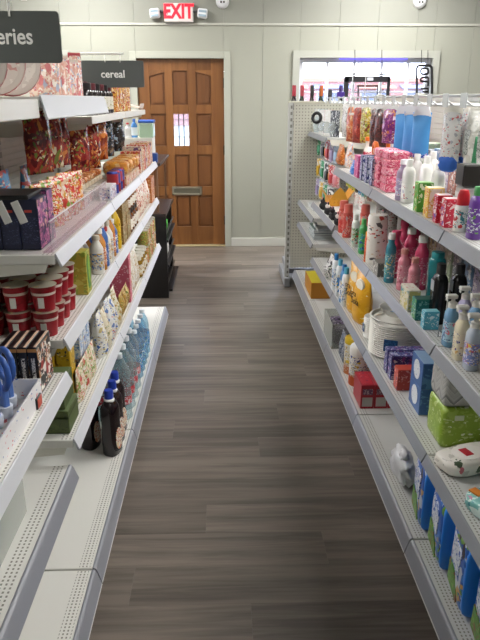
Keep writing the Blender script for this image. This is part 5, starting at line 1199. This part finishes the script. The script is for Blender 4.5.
# a bracket without sign on the right gondola
rY = 4.1
bx_, bz = aty(352, 90, rY).x, aty(357, 63, rY).z
pts = [(bx_, rY, 1.50), (bx_, rY, bz - .07)] + [(bx_ + .04 * (1 - math.cos(math.pi * k / 8)), rY, bz - .06 + .06 * math.sin(math.pi * k / 8)) for k in range(9)] + [(bx_ + .08, rY, 1.53)]
thing('sign_bracket', 'empty thin white curved bracket rising above the right gondola', 'bracket', [('arm', tube(tuple(pts), .003, 8), M('e2e4e6', .4)), ('foot', boxes(((bx_ - .01, bx_ + .09, rY - .01, rY + .01, 1.49, 1.505),), .002), M('d8d8d4', .4))], (0, 0, 0))

# exit sign with two emergency lamp heads
ex0, ex1, ez0, ez1 = fx(164.5, 13), fx(193.3, 13), fz(22.6, 180), fz(3.8, 180)
W, H = ex1 - ex0, ez1 - ez0
root = empty('exit_sign', ((ex0 + ex1) / 2, WY - .03, ez0)); tag(root, 'white exit sign with red letters and two lamp heads above door', 'sign')
obj('housing', boxes(((-W / 2, W / 2, -.03, .03, 0, H),), .006), M('e6dedb', .4), root)
fp = obj('face_plate', boxes(((-W / 2 + .012, W / 2 - .012, -.033, -.03, .012, H - .012),), .001), M('efdcda', .4), root)
tm = textm('EXIT', .185, .001, 'CENTER', .007)
t = obj('lettering', tm, M('e01c30', .4, 0, .5, .9), root, (0, -.0345, .036)); t.scale = (.80, 1, 1)
for s in (-1, 1):
    c = s * (W / 2 - .036)
    obj('arrow_print', prism(((c + s * .012, H / 2), (c, H / 2 + .022), (c - s * .006, H / 2 + .022), (c + s * .004, H / 2), (c - s * .006, H / 2 - .022), (c, H / 2 - .022)), 'y', -.0356, -.034), M('e01c30', .4, 0, .5, .9), root)
    h = obj('lamp_head', boxes(((s * (W / 2 + .085) - .05, s * (W / 2 + .085) + .05, -.05, .02, H * .34, H * .86),), .012), M('dfe3e6', .4), root)
    h.rotation_euler = (0, math.radians(6 * s), 0)
    obj('lens', boxes(((s * (W / 2 + .085) - .038, s * (W / 2 + .085) + .038, -.054, -.05, H * .42, H * .54), (s * (W / 2 + .085) - .038, s * (W / 2 + .085) + .038, -.054, -.05, H * .64, H * .76)), .002), M('9fb4c4', .15), h)
    obj('lamp_joint', tube(((s * (W / 2), 0, H * .55), (s * (W / 2 + .045), 0, H * .58)), .012, 8), M('55555a', .5), root)
for px, lab in ((222.5, 'round white wall camera with two dark eyes right of exit sign'), (419.5, 'round white wall camera with two dark eyes above the window')):
    p = aty(px, 1.5, WY)
    thing('wall_camera', lab, 'camera', [('dome', lathe(((0, .045), (.03, .043), (.055, .03), (.066, .008), (.068, -.012), (0, -.012)), 20), M('dfe0e2', .35)), ('lens', lathe(((0, .004), (.010, .002), (.010, -.006), (0, -.006)), 10), black, (-.014, -.012, .046)), ('lens', lathe(((0, .004), (.010, .002), (.010, -.006), (0, -.006)), 10), black, (.014, -.012, .046))], (p.x, WY - .012, p.z), (math.pi / 2, 0, 0), 'wall cameras')

# ---- black rack at the far end of the left gondola
bk = M('141212', .4); bt = wood_mat('rack_top', '2a211f', '3a2f2c', 1, 1.0, .3, False)
rk = empty('black_rack', (0, 0, 0)); tag(rk, 'low black open rack with raised upper board past the left gondola', 'rack')
rx0, rx1, ry0, ry1 = -.86, -.455, 5.10, 5.95
obj('top_board', boxes(((rx0, rx1, ry0, ry1, .685, .71),), .002), bt, rk)
obj('side_panel', boxes(((rx0, rx1 + .0, ry0 + .005, ry0 + .03, 0, .685),)), bk, rk)
obj('side_panel', boxes(((rx0, rx1 - .02, ry1 - .03, ry1 - .005, 0, .685),)), bk, rk)
obj('back_board', boxes(((rx0, rx0 + .015, ry0 + .03, ry1 - .03, 0, .685),)), bk, rk)
for z in (.05, .26, .47): obj('rack_shelf', boxes(((rx0 + .015, rx1 + (.03 if z < .1 else .01), ry0 + .03, ry1 - .03, z, z + .02),), .001), bk, rk)
for z in (.12, .33, .54): obj('front_bar', boxes(((rx1 - .012, rx1, ry0 + .03, ry1 - .03, z, z + .012),)), M('5a5652', .3, .5), rk)
obj('upper_board', boxes(((rx0, -.485, ry0 + .02, ry1 + .05, 1.085, 1.108),), .002), bt, rk)
for y in (ry0 + .08, ry1 - .02):
    obj('post', boxes(((-.53, -.515, y, y + .015, .71, 1.085),)), M('7a5a44', .5), rk)
    obj('post', boxes(((rx0 + .02, rx0 + .035, y, y + .015, .71, 1.085),)), bk, rk)
XY('green_item', 'bright green box on the black rack shelf', 'box', carton(.10, .10, .09, M('4ac83a', .4), M('58d040', .4)), -.535, 5.55, .4905, LT)
XY('white_box', 'pale box deep on the lower black rack shelf', 'box', carton(.12, .12, .10, M('c8c8c0', .5), M('d8d8d4', .5)), -.54, 5.5, .2805, LT)
ub = 1.108
XY('blue_box', 'deep blue box on the upper black board', 'box', carton(.09, .12, .07, M('1c3a78', .4), M('24468a', .4), M('24468a', .4)), -.575, 5.22, ub, LT)
XY('dark_jar', 'dark brown jar on the upper black board behind the blue box', 'jar', jar(.05, .13, M('4a1c1c', .2), M('2a1a18', .4), M('5a2a28', .4)), -.62, 5.36, ub, LT)
XY('dark_jar', 'dark brown jar on the upper board near the door', 'jar', jar(.05, .13, M('3c1a1a', .2), M('2a1a18', .4), M('4e2422', .4)), -.70, 5.22, ub, LT)
# white tray of bottles on the last left top corner: stand on a small board above
XY('supply_board', 'white box carrying bottles at the end of the left gondola', 'box', carton(.22, .24, .17, M('d8d6cc', .5), M('dedcd4', .5), M('cfcdc4', .5)), -.70, 5.62, ub, LT)
tz = ub + .1712
XY('clear_tub', 'clear tub with bright blue lid and green contents', 'tub', [('tub', boxm(.14, .12, .12, .008), CLEAR('d8ecdc', .5, .1)), ('contents', boxm(.12, .10, .09, .01, .006), PM((('9ac86a', 3), ('d8e6d0', 2), ('e8e4a0', 2)), 30)), ('lid', boxm(.15, .13, .022, .005, .12), M('2f62c0', .35))], -.63, 5.60, tz, LT)
XY('blue_bottle', 'small blue bottle beside the clear tub', 'bottle', bottle(.026, .15, M('4a86c8', .2), M('3a6ab8', .35), M('dfe8ee', .4)), -.735, 5.58, tz, LT)
XY('red_cap_bottle', 'small white bottle with red cap beside the blue bottle', 'bottle', bottle(.024, .12, M('e2e2e0', .3), M('c83a3a', .35), M('d0d0cc', .4)), -.79, 5.58, tz, LT)

# ---- wine bottles behind the pegboard
caps = [('a81f34', 'red'), ('b03a48', 'pale red'), ('1a181a', 'black'), ('c8662a', 'orange'), ('201e22', 'short black'), ('3a2270', 'purple')]
for k, px in enumerate((294, 302, 312, 321, 330, 340.5)):
    h, n = caps[k]
    y = EY + .12; x = aty(px, 96, y).x
    H = .335 if k not in (4,) else .30
    P = [('bottle_body', lathe(((0, 0), (.029, 0), (.031, .004), (.031, .17), (.027, .20), (.0155, .235), (.0145, H - .02), (0, H - .02)), 18), M('1c2a1c' if k % 2 else '2a1c1c', .12)), ('capsule', lathe(((.0165, H - .085), (.0165, H - .004), (.014, H), (0, H)), 14), M(h, .35)), ('label', lathe(((.0314, .05), (.0314, .14)), 18), M('e2dcc8', .5))]
    if k == 5: P.append(('purple_wrap', boxes(((-.03, .03, -.02, .02, H - .10, H - .05),), .004), M('4a2a9a', .4)))
    XY('wine_bottle', 'wine bottle with %s capsule behind the pegboard top' % n, 'bottle', P, x, y, 1.36, 0, 'wine bottles behind pegboard')

# ---- signs hanging in the window
oY = WY - .045
def bar(px0, py0, px1, py1):
    a = aty(px0, py1, oY); b = aty(px1, py0, oY); return (a.x, b.x, -.012, .012, a.z, b.z)
ws = empty('window_sign', (0, oY, 0)); tag(ws, 'black framed light sign seen from behind in the window', 'sign')
obj('top_bar', boxes((bar(344.5, 76, 390, 82),), .002), M('17161c', .5), ws)
obj('side_bar', boxes((bar(343, 77.5, 349, 97),), .002), M('17161c', .5), ws)
obj('side_bar', boxes((bar(386, 77, 390.5, 97),), .002), M('17161c', .5), ws)
obj('mounting_rail', boxes((bar(349, 73.5, 387, 75),), .001), M('4a4a50', .5), ws)
obj('inner_frame', boxes((bar(357, 85, 378, 87), bar(357, 87, 359, 103), bar(376, 87, 378, 103)), .001), M('1c1b20', .5), ws)
obj('maker_plate', boxes((tuple(v + d for v, d in zip(bar(367, 77.5, 373, 80.5), (0, 0, -.003, -.003, 0, 0))),)), M('c8ccd8', .5), ws)
for px in (355, 382): obj('hanging_wire', tube((tuple(Vector(aty(px, 75, oY)) - Vector((0, oY, 0))), tuple(Vector(aty(px, 50, oY)) - Vector((0, oY, 0))), (aty(px, 50, oY).x, .02, aty(px, 50, oY).z)), .003, 6), M('4a4a4a', .4, .6), ws)
op = empty('open_sign', (0, oY, 0)); tag(op, 'black vertical OPEN light sign seen mirrored from behind in window', 'sign')
def P_(px, py): q = aty(px, py, oY); return (q.x, 0, q.z)
def rr(x0, y0, x1, y1, r, n=4):
    o = []
    for cx, cy, a0 in ((x1 - r, y0 + r, -90), (x1 - r, y1 - r, 0), (x0 + r, y1 - r, 90), (x0 + r, y0 + r, 180)):
        for i in range(n + 1):
            a = math.radians(a0 + 90 * i / n); o.append(P_(cx + r * math.cos(a), cy + r * math.sin(a)))
    return tuple(o)
inkm = M('131316', .5)
obj('outer_frame', tube(rr(416.8, 65.5, 431.8, 112, 3), .013, 8, True), inkm, op)
obj('letter_o', tube(rr(420.8, 68.2, 428.2, 74.2, 2.2), .012, 8, True), inkm, op)
obj('letter_p', tube(rr(420.6, 77.4, 428.2, 81.4, 1.6), .012, 8, True), inkm, op)
obj('letter_p_stem', tube((P_(428.2, 79), P_(428.2, 86.2)), .012, 8), inkm, op)
obj('letter_e', tube((P_(420.8, 88.6), P_(428.2, 88.6), P_(428.2, 95), P_(420.8, 95)), .012, 8), inkm, op)
obj('letter_e_bar', tube((P_(422.4, 91.6), P_(428.2, 91.6)), .012, 8), inkm, op)
obj('letter_n', tube((P_(421, 104), P_(421, 98), P_(428.2, 104), P_(428.2, 98)), .012, 8), inkm, op)
for px in (421.5, 428): obj('hanging_wire', tube((P_(px, 64.5), P_(px, 50)), .003, 6), M('4a4a4a', .4, .6), op)
